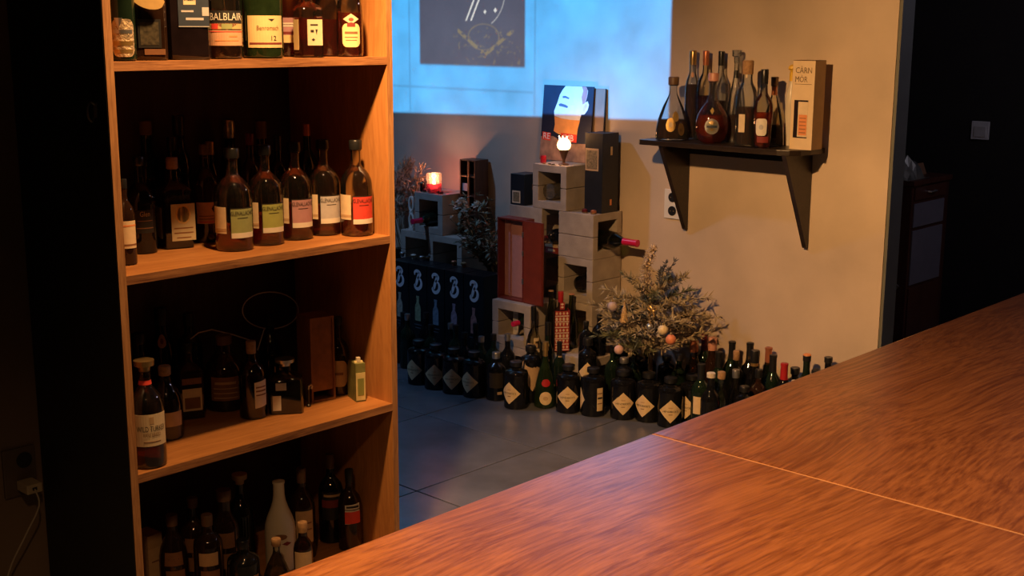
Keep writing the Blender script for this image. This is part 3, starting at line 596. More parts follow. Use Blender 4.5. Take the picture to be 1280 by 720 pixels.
bottle('low bulbous bottle of yellow liquor in front of the white ceramic bottle', low(345, 676, .15), 'bell', .15, .040, G_clear, (Q_gold, .4), (C_cork, 'cork'), labs=[dict(w=.04, z=(.1, .3), m=L_gold, shape='arch')])
bottle('round shouldered black bottle with a bright glint on the bottom shelf', low(309, 674, .16), 'stout', .16, .042, D_black, cap=(C_black, 'screw'), labs=[dict(w=.05, z=(.1, .45), m=L_brown, a=25)])
for px, py, h, kd, w in ((240, 622, .24, 'whisky', 'with a short brown cap'), (279, 612, .26, 'slim', 'with the tallest thin neck'), (214, 640, .22, 'jug', 'with sloping shoulders'), (258, 640, .22, 'stout', 'with wide square shoulders')):
    bottle('unlit bottle %s and a dull tan label low in the cabinet' % w, low(px, py, h), kd, h, .038, D_brown, cap=(C_wood, 'screw'), labs=[dict(w=.05, z=(.2, .36), m=L_brown, a=5), dict(w=.05, z=(.42, .58), m=L_tan if px == 258 else L_brown)], seg=18)
bottle('unlit bottle with a pale paper hood at the back of the bottom shelf', low(299, 592, .27), 'whisky', .27, .036, D_black, cap=(L_tan, 'disc'), seg=18)
p = settle(low(184, 668, .16, 2.53), .036, BOX[0]); t = thing('paper_box', 'plain tan paper box at the end of the bottom shelf', 'box', p, .1)
bx('body', L_tan, t, -.022, .022, -.03, .03, 0, .16); bx('lid', mat('kraft_lid', (.42, .27, .14), .8), t, -.0225, .0225, -.0305, .0305, .125, .162); bx('print', L_brown, t, -.012, .012, -.0304, -.0300, .086, .090)
# ------------------------------------------------------------------ concrete blocks against the wall
BOX[0] = None
M_conc = mat('concrete', (.40, .335, .275), .88, var=.16, scale=14, bump=.35, bscale=110)
BS = .19
def block(x0, y0, z0, axis, label, w=BS, d=BS, holes=1, group=None, t=.032):
    """hollow block cast as two channel halves with a fine joint at mid height; axis = direction of its hollow"""
    o = thing('concrete_block', label, 'concrete block', (x0+d/2, y0+w/2, z0), 0, group)
    W, Dp = (w, d) if axis == 0 else (d, w); H = BS-.001; g = .0012; n = holes
    def U(lo):
        pts = [(-W/2, 0), (W/2, 0)]; hz = H/2-g; cell = (W-t*(n+1))/n
        pts.append((W/2, hz)); x = W/2
        for k in range(n):
            pts += [(x-t, hz), (x-t, t), (x-t-cell, t), (x-t-cell, hz)]; x -= t+cell
        pts.append((-W/2, hz))
        return pts if lo else [(p[0], H-p[1]) for p in reversed(pts)]
    for nm, lo in (('lower_half', True), ('upper_half', False)):
        poly = U(lo)
        MB().prism(poly, -Dp/2, Dp/2, axis).build(nm, M_conc, o, bevel=.0022)
    return o
XB = 4.0
block(XB, 3.42, .76, 0, 'concrete block on top of the tall stack, under the portrait sleeve')
block(XB, 3.27, .57, 1, 'concrete block with a red capsuled wine bottle lying in its hollow')
block(XB, 3.555, .57, 1, 'concrete block carrying the small black box')
block(XB, 3.27, .38, 0, 'concrete block with an upturned bottle base inside, below the red capsule')
block(XB, 3.27, .19, 0, 'concrete block behind the white bauble, second from the floor')
block(XB, 3.27, .0, 0, 'lowest concrete block of the tall stack, behind the floor bottles')
for k in range(3): block(XB, 3.555, .19*k, 1, 'concrete block in the column behind the red presentation case', group='hidden column of concrete blocks')
block(3.80, 3.438, .19, 0, 'concrete block under the red presentation case', w=.22, t=.036)
block(3.80, 3.438, .0, 0, 'lowest concrete block below the red presentation case', w=.22, t=.036)
block(3.850, 3.15, .0, 1, 'low concrete block carrying the patterned bottle', w=.245, d=.148, t=.034)
block(XB, 4.17, .57, 0, 'concrete block under the glowing red candle glass')
block(XB, 4.045, .38, 0, 'long concrete block with two hollows behind the black gift boxes', w=.415, holes=2)
for k in range(2): block(XB, 4.045, .19*k, 1, 'long concrete block buried behind the black gift boxes', w=.415, group='buried long concrete blocks')
def lying(label, pos, rz, roll, **kw):
    t = bottle(label, Vector((0, 0, 0)), kw.pop('kind', 'wine'), kw.pop('h', .30), kw.pop('r', .037), kw.pop('gm', D_green), place=False, **kw)
    t.location = pos; t.rotation_euler = (PI/2, roll, rz); return t
# local +Z (towards the neck) is laid along world -Y turned by rz
lying('wine bottle with a bright crimson capsule poking out of the block', (4.10, 3.449, .648), math.radians(0), 0, h=.335, r=.036, gm=G_olive, cap=(mat('crimson_capsule', (.60, .012, .07), .3, var=.1), 'capsule'))
lying('wine bottle lying base outward in the block behind the patterned bottle', (4.03, 3.365, .452), math.radians(90), 0, h=.15, r=.034, kind='stout', gm=G_smoke, cap=(C_silver, 'screw'))
lying('clear bottle lying base outward in the topmost block', (4.03, 3.545, .830), math.radians(90), 0, h=.15, r=.034, kind='stout', gm=glass('dusty_glass', (.75, .66, .5), .1, haze=.3), cap=(C_white, 'screw'))
lying('bottle with a dark red capsule lying in the block below the candle glass', (4.175, 4.283, .634), math.radians(-90), 0, h=.26, r=.03, gm=D_green, cap=(mat('crimson_capsule', (.6, .012, .07)), 'capsule'))
lying('dark bottle lying in the gap between two blocks', (4.16, 3.507, .640), math.radians(-90), 0, h=.22, r=.032, kind='whisky', gm=D_black, cap=(C_wine, 'tall'))
lying('bottle with a crimson cap end lying low in the front block', (3.98, 3.500, .300), math.radians(-90), 0, h=.22, r=.032, kind='whisky', gm=D_green, cap=(mat('crimson_capsule', (.6, .012, .07)), 'tall'))
t = thing('red_tin', 'small red and tan tin at the bottom of the gap between blocks', 'tin', (4.04, 3.507, .570))
bx('body', L_maroon, t, -.03, .03, -.036, .036, 0, .034); bx('lid', L_tan, t, -.031, .031, -.037, .037, .026, .036); bx('stripe', L_tan, t, -.0312, -.030, -.02, .02, .008, .018)
t = thing('white_card', 'white card standing in the hollow of the front block', 'card', (3.86, 3.575, .226)); bx('card', L_white, t, -.002, .002, -.014, .014, 0, .10); bx('print', L_grey, t, -.0026, -.002, -.010, .010, .02, .09)
# ------------------------------------------------------------------ boxes on the blocks
def gift(label, x0, y0, z0, w, d, h, m, name='gift_box'):
    t = thing(name, label, 'box', (x0+d/2, y0+w/2, z0)); bx('body', m, t, -d/2, d/2, -w/2, w/2, 0, h, .0015); return t
M_navybox = mat('midnight_card', (.012, .014, .020), .45, var=.15)
t = gift('tall midnight blue bottle box with a pale square label', 4.055, 3.272, .76, .094, .105, .330, M_navybox)
bx('plate', L_tan, t, -.0535, -.0525, -.026, .044, .175, .268); bx('plate_print', mat('faded_print', (.20, .15, .08), .7, var=.5, scale=120), t, -.0540, -.0535, -.020, .038, .182, .260)
bx('emblem', L_gold, t, .000, .012, -.0478, -.047, .24, .275); bx('emblem', L_orange, t, .000, .012, -.0478, -.047, .03, .055); bx('lid', M_navybox, t, -.0527, .0527, -.0472, .0472, .300, .3315)
t = gift('short midnight blue box with a square cream label', 4.005, 3.663, .76, .082, .10, .135, M_navybox)
bx('plate', L_cream, t, -.0505, -.050, -.018, .030, .008, .062); bx('plate_print', mat('faded_print', (.20, .15, .08)), t, -.051, -.0505, -.012, .024, .014, .056); bx('emblem', L_brown, t, .00, .012, -.0415, -.041, .065, .09)
M_chest = wood('dark_case_wood', (.045, .018, .010), (.10, .045, .024), .5, 2, 90)
t = thing('wooden_display_case', 'brown wooden display case with shelves beside the red candle glass', 'case', (4.145, 4.108, .57))
bx('back', M_chest, t, .038, .044, -.050, .050, 0, .35); bx('side', M_chest, t, -.044, .038, -.050, -.044, 0, .35); bx('side', M_chest, t, -.044, .038, .044, .050, 0, .35)
for z in (0, .09, .18, .27, .344): bx('shelf', M_chest, t, -.042, .038, -.044, .044, z, z+.006)
bx('post', wood('case_wood', (.2, .08, .03), (.3, .12, .05)), t, -.046, -.040, -.012, -.002, .006, .344)
for z, m_ in ((.024, L_brown), (.114, L_tan), (.204, L_grey)): bx('inlay', m_, t, -.036, -.030, .004, .040, z, z+.035)
# red presentation case, door swung open
M_redbox = mat('red_lacquer', (.15, .024, .016), .35, var=.12, scale=12); M_pink = mat('rose_lining', (.42, .20, .19), .7, var=.06, scale=50)
t = thing('presentation_case', 'red presentation case with pink lining and its door swung open', 'case', (3.868, 3.585, .38))
bx('back', M_redbox, t, .028, .034, -.075, .075, 0, .35); bx('side', M_redbox, t, -.034, .028, .069, .075, 0, .35); bx('side', M_redbox, t, -.034, .028, -.075, -.069, 0, .35)
bx('base', M_redbox, t, -.034, .028, -.069, .069, 0, .006); bx('top', M_redbox, t, -.034, .028, -.069, .069, .344, .35)
bx('lining', M_pink, t, .004, .027, -.068, .068, .007, .343, .002); bx('lining_fold', mat('rose_lining_dark', (.36, .15, .14), .7), t, -.002, .004, .030, .040, .02, .33)
dr = MB().box(-.0, .008, -.112, 0, 0, .35).build('door', M_redbox, t, bevel=.001); dr.location = (-.036, -.077, 0); dr.rotation_euler = (0, 0, math.radians(-2))
MB().box(-.002, 0, -.108, -.004, .004, .346).build('door_panel', mat('brick_red_lacquer', (.20, .034, .018), .4, var=.15), dr)
for z in (.08, .20, .28): bx('hinge', C_silver, t, -.040, -.034, -.079, -.072, z, z+.022)
# ------------------------------------------------------------------ black gift boxes with a script initial
def ribbon(pts, wd, surf, off=.0007):
    P = [Vector(p) for p in pts]; vs = []; n = len(P)
    for i, p in enumerate(P):
        a, b = P[max(i-1, 0)], P[min(i+1, n-1)]; d = (b-a).normalized(); nn = Vector((-d.y, d.x)); wk = wd*(.35+.65*math.sin(PI*(i+.6)/(n+.2)))
        for s in (-1, 1): q = p+nn*(s*wk/2); vs.append(surf(q.x, q.y, off))
    return MB().add(vs, [(2*i, 2*i+1, 2*i+3, 2*i+2) for i in range(n-1)])
def smooth_path(pts, k=5):
    out = []; n = len(pts)
    for i in range(n-1):
        p0, p1, p2, p3 = [Vector(pts[min(max(j, 0), n-1)]) for j in (i-1, i, i+1, i+2)]
        for s in range(k):
            t = s/k; out.append(.5*((2*p1)+(p2-p0)*t+(2*p0-5*p1+4*p2-p3)*t*t+(3*p1-p0-3*p2+p3)*t**3))
    return out+[Vector(pts[-1])]
STROKES = [[(-.62, .52), (-.66, .80), (-.30, 1.0), (.15, .92), (.42, .66), (.20, .36), (-.16, .22)], [(.18, .92), (-.02, .40), (-.22, -.10), (-.40, -.52), (-.62, -.66)], [(-.16, .20), (.34, .16), (.62, -.18), (.52, -.66), (.02, -.98), (-.46, -.92), (-.68, -.62), (-.46, -.42)]]
M_blackbox = mat('black_gloss_card', (.008, .009, .012), .32, var=.15); M_ini = mat('pale_initial_ink', (.66, .68, .74), .5, var=.05)
ys = [(4.257, 4.380), (4.134, 4.255), (4.018, 4.132), (3.896, 4.016), (3.768, 3.894)]
for i, ((y0, y1), bc, words) in enumerate(zip(ys, ((.42, .40, .32), (.30, .36, .22), (.20, .27, .36), (.36, .26, .33), (.45, .20, .18)), ('an ivory', 'a pale green', 'a slate blue', 'a mauve', 'a salmon pink'))):
    t = thing('gift_box', 'black gift box with a script initial and %s bottle printed on it' % words, 'box', (3.92, (y0+y1)/2, 0), 0, 'row of black gift boxes'); w_ = (y1-y0)-.002
    bx('body', M_blackbox, t, -.058, .058, -w_/2, w_/2, 0, .450, .002)
    sf = lambda u, v, off: (-.0585-off, -u, v)
    ini = MB()
    for st in STROKES:
        r_ = ribbon(smooth_path([(x*.034+.004, y*.042+.378) for x, y in st]), .016, sf); ini.add(r_.v, r_.f)
    ini.build('initial', M_ini, t, fix=False)
    pr = [(.019, 0), (.019, .060), (.016, .074), (.008, .086), (.008, .108), (.010, .109), (.010, .118)]
    poly = [(x, z+.185) for x, z in pr]+[(-x, z+.185) for x, z in reversed(pr)]
    mb = MB(); mb.add([sf(u, v, .0006) for u, v in poly], [tuple(range(len(poly)))]); mb.build('printed_bottle', mat('print_%d' % i, bc, .5, var=.3, scale=70), t, fix=False)
    for z, ww in ((.165, .05), (.150, .036)): MB().add([sf(-ww/2, z, .0006), sf(ww/2, z, .0006), sf(ww/2, z+.004, .0006), sf(-ww/2, z+.004, .0006)], [(0, 1, 2, 3)]).build('print_line', mat('dim_print', (.12, .13, .16), .5), t, fix=False)
# little things lying on the gift boxes
for i, (px, py, m_, words) in enumerate(((503, 321, C_silver, 'silver'), (517, 324, C_white, 'white'), (527, 326, C_silver, 'crumpled silver'), (535, 326, C_black, 'black'), (573, 331, C_copper, 'copper'), (581, 334, C_cork, 'cork'))):
    q = atZ(px, py, .45); t = thing('bottle_stopper', '%s bottle stopper lying on the black gift boxes' % words, 'stopper', (min(max(q.x, 3.88), 3.96), q.y, .4505), i*1.1)
    MB().lathe([(.008, 0), (.009, .002), (.009, .012), (.012, .013), (.013, .020), (.010, .023)], 14).build('plug', m_, t, smooth=True); MB().lathe([(.0132, .0135), (.0136, .017), (.0132, .0195)], 14, cap0=False, cap1=False).build('rim', C_brass, t, smooth=True)
# ------------------------------------------------------------------ candle lights
def flame_part(t, z, m_, s=1.0): return MB().lathe([(.001, z), (.006*s, z+.008*s), (.007*s, z+.014*s), (.004*s, z+.026*s), (.0008, z+.036*s)], 12).build('flame', m_, t, smooth=True)
p = Vector((4.035, 4.262, .7595)); t = thing('candle_glass', 'glowing red glass candle holder with a lit flame on a concrete block', 'candle', p)
MB().lathe([(.020, 0), (.032, .006), (.036, .02), (.037, .046), (.035, .046), (.033, .02), (.026, .010), (.0005, .009)], 22, cap1=False).build('red_foot', glass('red_lamp_glass', (.95, .12, .18), .05, haze=.45), t, smooth=True)
MB().lathe([(.037, .0465), (.0372, .060), (.036, .092), (.034, .092), (.0352, .060), (.035, .0465)], 22, cap0=False, cap1=False).build('clear_rim', glass('rose_rim_glass', (.98, .74, .62), .05, haze=.22), t, smooth=True)
MB().lathe([(.026, .011), (.028, .013), (.028, .030), (.024, .032)], 18).build('wax', mat('red_wax_pool', (.75, .05, .10), .5), t, smooth=True)
flame_part(t, .034, glow('flame_light', (1, .62, .25), 26), 1.15)
lamp('candle_flame_light', 'POINT', (p.x, p.y, p.z+.068), 1.5, (1.0, .52, .30), .012)
t = thing('candle_cup', 'bright glowing candle cup on a dark cone foot before the portrait sleeve', 'candle', (4.045, 3.474, .9495))
MB().lathe([(.022, 0), (.022, .004), (.006, .010), (.006, .022), (.010, .030), (.021, .062), (.022, .064), (.0005, .060)], 20, cap1=False).build('cone_foot', mat('turned_wood', (.10, .045, .02), .4), t, smooth=True)
MB().lathe([(.018, .064), (.026, .070), (.030, .084), (.026, .098), (.020, .106), (.012, .112), (.0005, .114)], 20, cap1=False).build('glowing_cup', glow('candle_cup_light', (1, .58, .20), 7.5), t, smooth=True)
for a in (-.7, .1, .8): MB().tube([(-.004, .020*a, .100), (-.006, .030*a, .122)], .005, 6, .001).build('flame_tip', glow('flame_light', (1, .62, .25), 26), t, smooth=True)
lamp('candle_cup_point', 'POINT', (3.985, 3.474, 1.085), .9, (1.0, .45, .16), .02)
t = thing('votive_glass', 'small red votive glass beside the portrait sleeve', 'candle', (4.045, 3.590, .9495)); MB().lathe([(.012, 0), (.013, .004), (.013, .030), (.012, .031)], 16).build('cup', mat('red_plastic', (.40, .012, .03), .3), t, smooth=True); MB().lathe([(.0105, .0312), (.0105, .0325)], 14).build('wax', L_maroon, t)
for i, (dx, dy, m_, w) in enumerate(((-.018, .055, C_copper, 'copper'), (-.022, .020, C_black, 'black'), (-.024, -.002, C_black, 'second black'), (-.012, -.035, C_silver, 'silver'))):
    t = thing('crown_cork', '%s metal crown cork lying at the foot of the portrait sleeve' % w, 'crown cork', (4.035+dx, 3.505+dy, .9495)); MB().lathe([(.0065, 0), (.0075, .001), (.0072, .004), (.006, .005)], 12).build('shell', m_, t, smooth=True); MB().lathe([(.0077, .0006), (.0079, .0012), (.0077, .0018)], 12, cap0=False, cap1=False).build('rim', C_brass, t)
for i, (px, py, m_, w) in enumerate(((742, 263, C_copper, 'copper'), (731, 263, C_wine, 'wine red'))):
    q = atZ(px, py, .7595); t = thing('wax_cap', '%s wax cap lying in front of the midnight blue box' % w, 'cap', (4.03, q.y*4.03/q.x, .7595)); MB().lathe([(.011, 0), (.013, .003), (.012, .014), (.007, .017)], 14).build('shell', m_, t, smooth=True); MB().lathe([(.0134, .002), (.0138, .0035), (.0134, .005)], 14, cap0=False, cap1=False).build('rim', C_brass, t)
for i, (px, py, m_, w) in enumerate(((524, 240, C_black, 'black bottle with a silver neck'),)):
    bottle('miniature black bottle with a silver neck beside the candle glass', Vector((4.03, 4.335, .7595)), 'whisky', .062, .012, D_black, cap=(C_silver, 'tall'), seg=14)
for i, (y, m_, w) in enumerate(((4.215, C_black, 'black'), (4.200, C_wine, 'wine red'), (4.312, C_wine, 'dark crimson'))):
    t = thing('wax_cap', '%s wax cap lying beside the red candle glass' % w, 'cap', (4.022, y, .7595)); MB().lathe([(.008, 0), (.010, .002), (.009, .013), (.005, .016)], 12).build('shell', m_, t, smooth=True); MB().lathe([(.0103, .002), (.0106, .003), (.0103, .004)], 12, cap0=False, cap1=False).build('rim', C_brass, t)
# ------------------------------------------------------------------ record sleeves leaning on the wall
def sleeve(label, y0, y1, h, xb, xt, m, z0=.9495):
    t = thing('record_sleeve', label, 'record sleeve', (xb, (y0+y1)/2, z0)); t.rotation_euler = (0, math.atan2(xt-xb, h), 0)
    bx('card', m, t, 0, .005, -(y1-y0)/2, (y1-y0)/2, 0, h); return t
M_sleeve = mat('sleeve_navy_print', (.020, .022, .045), .4, var=.1)
t = sleeve('square record sleeve with a pale upturned face and orange neck', 3.424, 3.706, .325, 4.150, 4.178, M_sleeve)
def sl(u, v, off): return (-.0003-off, .141-u*.282, v*.325)
def shape(name, pts, m, off, par=t): return MB().add([sl(u, v, off) for u, v in pts], [tuple(range(len(pts)))]).build(name, m, par, fix=False)
def cv(pts): return [((x-98)/402, 1-(y-78)/580) for x, y in pts]
Mf = mat('print_white', (.80, .78, .78), .45, var=.06, scale=30); Mo = mat('print_orange', (.85, .36, .10), .45, var=.12, scale=18); Mr = mat('print_red', (.75, .06, .03), .45, var=.1); Mi = mat('print_slate', (.10, .13, .22), .45); Mb = mat('print_brown', (.36, .20, .13), .5, var=.35, scale=30)
shape('face_print', cv([(275, 80), (250, 115), (232, 150), (218, 205), (205, 245), (195, 275), (198, 315), (260, 330), (330, 336), (405, 336), (415, 292), (440, 288), (462, 255), (470, 215), (458, 188), (440, 200), (452, 150), (455, 110), (440, 80)]), Mf, .0002)
shape('neck_print', cv([(200, 318), (208, 380), (200, 430), (250, 455), (320, 470), (388, 480), (395, 400), (408, 336), (330, 336), (260, 330)]), Mo, .0003)
shape('hair_print', cv([(405, 80), (418, 110), (408, 160), (420, 215), (436, 205), (450, 150), (452, 105), (440, 80)]), mat('print_rust', (.50, .24, .22), .5), .0004)
shape('lip_print', cv([(228, 222), (245, 214), (285, 224), (306, 236), (300, 248), (262, 240), (232, 236)]), Mi, .0004); shape('nose_print', cv([(256, 158), (280, 156), (312, 170), (306, 180), (280, 172), (258, 174)]), Mi, .0004)
shape('ear_print', cv([(424, 262), (430, 225), (450, 205), (456, 228), (446, 256), (432, 272)]), mat('print_blush', (.66, .50, .52), .5), .0004)
shape('lower_print', cv([(98, 478), (200, 470), (300, 520), (498, 510), (498, 656), (98, 656)]), Mb, .0002)
for a, b in ((110, 180), (262, 392)):
    shape('title_band', cv([(a, 440), (b, 446), (b, 508), (a, 502)]), Mr, .0005)
MB().add(*(lambda m_: (m_.v, m_.f))(put_text(lambda u, v, off: sl(u/.282, v/.325, off), 'RE', .0345, .1045, .026))).build('lettering', Mf, t, fix=False)
MB().add(*(lambda m_: (m_.v, m_.f))(put_text(lambda u, v, off: sl(u/.282, v/.325, off), 'IMB', .160, .1025, .026))).build('lettering', Mf, t, fix=False)
t = sleeve('plain tan record sleeve peeking out behind the portrait sleeve', 3.368, 3.668, .318, 4.168, 4.188, mat('tan_card', (.30, .20, .14), .7, var=.1))
bx('spine', M_black, t, -.0006, .0056, -.1502, -.148, 0, .318)
# ------------------------------------------------------------------ dried flowers
R = random.Random(11)
M_stem = mat('dry_stem', (.16, .11, .055), .8, var=.25); M_straw = mat('straw_plume', (.46, .34, .24), .85, var=.3, scale=60); M_leaf = mat('dry_leaf', (.20, .20, .13), .75, var=.35, scale=40); M_rose = mat('faded_rose', (.60, .52, .42), .8, var=.2, scale=80); M_rust = mat('rust_leaf', (.30, .13, .06), .8, var=.3)
def arc(a, b, sag, n=6):
    a, b = Vector(a), Vector(b); return [a.lerp(b, i/n)+Vector(sag)*math.sin(PI*i/n) for i in range(n+1)]
def leafmesh(mb, p, d, up, L, W):
    d = Vector(d).normalized(); s = d.cross(Vector(up)); s = s.normalized() if s.length > 1e-3 else d.orthogonal().normalized(); n = s.cross(d)
    p = Vector(p); a = p+d*L*.45+s*W/2+n*W*.15; b = p+d*L*.45-s*W/2+n*W*.15; c = p+d*L; e = p+d*L*.45-n*W*.12
    mb.add([p, a, c, b, e], [(0, 1, 3), (1, 2, 3), (0, 4, 1), (1, 4, 2), (2, 4, 3), (3, 4, 0)])
def plume(mb, pts, r, n, L):
    for i in range(n):
        k = R.random()*(len(pts)-1.01); j = int(k); p = Vector(pts[j]).lerp(Vector(pts[j+1]), k-j); d = (Vector(pts[-1])-Vector(pts[0])).normalized()*.8+Vector((R.gauss(0, .5), R.gauss(0, .5), R.gauss(0, .4)))
        leafmesh(mb, p+Vector((R.gauss(0, r), R.gauss(0, r), 0)), d, (R.gauss(0, 1), R.gauss(0, 1), .3), L*R.uniform(.6, 1.2), L*.16)
t = thing('dried_grass', 'spray of dry straw coloured grass behind the candle block', 'dried flowers', (4.08, 4.53, 0))
MB().lathe([(.045, 0), (.052, .02), (.050, .40), (.040, .46), (.036, .46), (.046, .39), (.046, .03), (.0005, .025)], 18, cap1=False).build('vase', D_black, t, smooth=True)
for i in range(15):
    gx = R.uniform(480, 526); tip = atX(gx, R.uniform(196, 262 if gx < 505 else 232), R.uniform(4.04, 4.16)); tip -= Vector((4.08, 4.53, 0)); pts = arc((R.gauss(0, .012), R.gauss(0, .012), .42), tip, (R.gauss(0, .02), abs(R.gauss(0, .03))+.02, .03))
    MB().tube(pts, .0016, 5).build('stem', M_stem, t)
    mb = MB(); plume(mb, pts[3:], .010, 80, .048); tag(mb.build('plume', M_straw, t, fix=False), kind='stuff')
t = thing('dried_bouquet', 'bouquet of faded roses and dull leaves in a dark vase', 'dried flowers', (3.92, 3.715, 0))
t.location = (4.07, 3.90, 0)
MB().lathe([(.040, 0), (.048, .02), (.050, .30), (.036, .44), (.036, .47), (.032, .47), (.032, .44), (.045, .30), (.044, .03), (.0005, .025)], 18, cap1=False).build('vase', mat('slate_vase', (.05, .055, .07), .4, var=.2), t, smooth=True)
base = Vector(t.location)
for i, (px, py) in enumerate(((577, 251), (596, 256), (583, 262), (574, 258))):
    tip = atX(px, py, 3.96)-base; pts = arc((0, 0, .42), tip, (-.01, 0, .01)); MB().tube(pts, .0022, 6).build('stem', M_stem, t)
    mb = MB(); r0 = .025
    for k in range(26):
        a = k*2.4; e = k/26; d = Vector((math.cos(a)*(.25+e), math.sin(a)*(.25+e), .9-e)); leafmesh(mb, tip-Vector((0, 0, .008))+d*.003, d, (0, 0, 1), r0*(.9+.3*e), r0*.95)
    mb.build('rose', M_rose, t, fix=False)
for i in range(38):
    tip = atX(R.uniform(562, 622), R.uniform(243, 318), R.uniform(3.90, 3.985))-base; pts = arc((R.gauss(0, .008), R.gauss(0, .008), .40), tip, (R.gauss(0, .012), R.gauss(0, .012), .02)); MB().tube(pts, .0014, 5).build('stem', M_stem, t)
    mb = MB()
    for k in range(16):
        p = pts[min(6, 2+R.randrange(5))]; leafmesh(mb, p, (R.gauss(0, 1), R.gauss(0, 1), R.gauss(.4, .6)), (0, 0, 1), R.uniform(.022, .042), .016)
    tag(mb.build('leaf_spray', M_leaf if i % 5 else M_rust, t, fix=False), kind='stuff')
# white hanger with two oval openings beside the candle block
t = thing('oval_hanger', 'white plastic hanger strip with two oval openings beside the candle block', 'hanger', (4.01, 4.392, .5705))
for z in (.045, .125):
    ring = [(0, .014*math.cos(a*PI/9), z+.034*math.sin(a*PI/9)*(1.0)) for a in range(18)]; MB().tube(ring, .0065, 8, closed=True).build('oval_ring', L_white, t, smooth=True)
bx('bridge', L_white, t, -.004, .004, -.012, .012, .078, .092); bx('foot', L_white, t, -.006, .006, -.016, .016, 0, .014)
# ------------------------------------------------------------------ bottles on the floor
BOX[0] = (2.6, WALLX-.003, 2.16, 5.9); FWD[0] = .02
for o_ in list(bpy.data.objects):           # blocks, boxes and vases are standing there already
    if o_.parent is None and o_.name.split('.')[0] in ('concrete_block', 'gift_box', 'dried_bouquet', 'dried_grass') and o_.location.z < .2:
        x, y = o_.location.x, o_.location.y
        if 'gift' in o_.name: PLACED += [(3.92, y-.03, 0, .062, .4), (3.92, y+.03, 0, .062, .4)]
        elif 'concrete' in o_.name: PLACED += [(x+a, y+b, 0, .062, .18) for a in (-.035, .035) for b in ((-.155, -.08, 0, .08, .155) if y > 4.1 else (-.045, 0, .045))]
        else: PLACED.append((x, y, 0, .055, .4))
PLACED.append((3.985, 2.945, 0, .05, .3))                                  # the tree's foot
M_dia = mat('diamond_paper', (.70, .52, .29), .75, var=.06, scale=60)
def dia(a=0, m=None, w=.094, torn=False):
    return dict(w=w, z=(.115, .595), m=m or M_dia, shape='diamond', a=a, text=[("HENDRICK'S", .5, .085, L_ink, .62)], bands=[(.345, .375, L_brown, .42, .58), (.62, .68, L_tan, .40, .60, 'oval')])
def fl_(px, py): return atZ(px, py, .0005)
for px, py, f, words in ((645, 508, -34, 'between the dim brown label bottle and the red sealed bottle'), (710, 513, -3, 'between the red sealed bottle and the strip label bottle'), (778, 521, 2, 'right after the strip label bottle'),
                         (806, 524, -26, 'second after the strip label bottle'), (835, 529, 3, 'third after the strip label bottle'), (864, 530, -30, 'fourth after the strip label bottle, by the bar')):
    bottle('cream diamond label gin bottle '+words, fl_(px, py), 'gin', .192, .050, D_black, cap=(C_black, 'screw'), labs=[dia()], face=f, group='front row of diamond label bottles')
bottle('squat black apothecary bottle turned so that its strip label shows', fl_(741, 517), 'gin', .192, .050, D_black, cap=(C_black, 'screw'), labs=[dict(w=.026, z=(.13, .62), m=M_dia, a=33, bands=[(.52, .60, L_ink, .1, .9), (.30, .34, L_brown, .1, .9), (.74, .78, L_brown, .1, .9)]), dict(w=.06, z=(.115, .595), m=M_dia, shape='diamond', a=-75)], face=0)
t = bottle('dark green onion shouldered bottle with a red seal and round label', fl_(681, 507), 'bell', .27, .046, mat('forest_glass', (.012, .022, .008), .06, var=.4), cap=(C_gold, 'capsule'), labs=[dict(w=.054, z=(.06, .26), m=M_dia, shape='oval', a=4, bands=[(.35, .65, L_tan, .3, .7, 'oval')]), dict(w=.046, z=(.335, .45), m=C_red, shape='oval', a=6)], face=0)
bottle('dim tall bottle with a dull brown label at the end of the front row', fl_(620, 498), 'stout', .20, .043, D_black, cap=(C_silver, 'screw'), labs=[dict(w=.06, z=(.28, .6), m=mat('shade_dark_paper', (.022, .016, .010), .7)), dict(w=.02, z=(.14, .2), m=L_tan, a=20)])  # label and glass tones darkened to stand in for the shade here
for px, py, f, words in ((524, 478, -38, 'nearest the shelf cabinet'), (545, 484, -8, 'second from the shelf cabinet'), (564, 488, -12, 'third from the shelf cabinet'), (584, 493, -36, 'fourth from the shelf cabinet')):
    bottle('shaded diamond label gin bottle before the gift boxes, '+words, fl_(px, py), 'gin', .192, .050, D_black, cap=(C_black, 'screw'), labs=[dia()], face=f, group='shaded row of diamond label bottles')
# second row and the tall ones behind
bottle('squat black bottle with a torn kraft diamond label behind the red sealed bottle', Vector((3.685, 3.330, .0005)), 'gin', .235, .043, D_black, cap=(C_black, 'screw'), labs=[dict(w=.088, z=(.22, .80), m=L_tan, shape='torn', a=4)], face=0)
bottle('tall shouldered black bottle showing only the top of its diamond label', Vector((3.778, 3.130, .0005)), 'gin', .29, .038, D_black, cap=(C_black, 'screw'), labs=[dict(w=.078, z=(.38, .68), m=M_dia, shape='diamond')])
M_pat = mat('woven_pattern_red', (.36, .028, .022), .5, var=.2, scale=60)
def tz(px, py, h): return atZ(px, py, h)
def tall(px, py, h): p = atZ(px, py, h); return Vector((p.x, p.y, .0005))
bands = []
Rb = random.Random(4)
for k in range(7):
    v = .02+k*.14; bands.append((v, v+.022, L_white))
    for j in range(4): bands.append((v+.035, v+.12, L_white if (k+j) % 2 else L_cream, .03+j*.25, .03+j*.25+.17, ('diamond', 'cone', 'oval')[k % 3]))
def topz(px, py, x): return atX(px, py, x).z
p = atX(701, 364, 3.885); hp = p.z-.1905
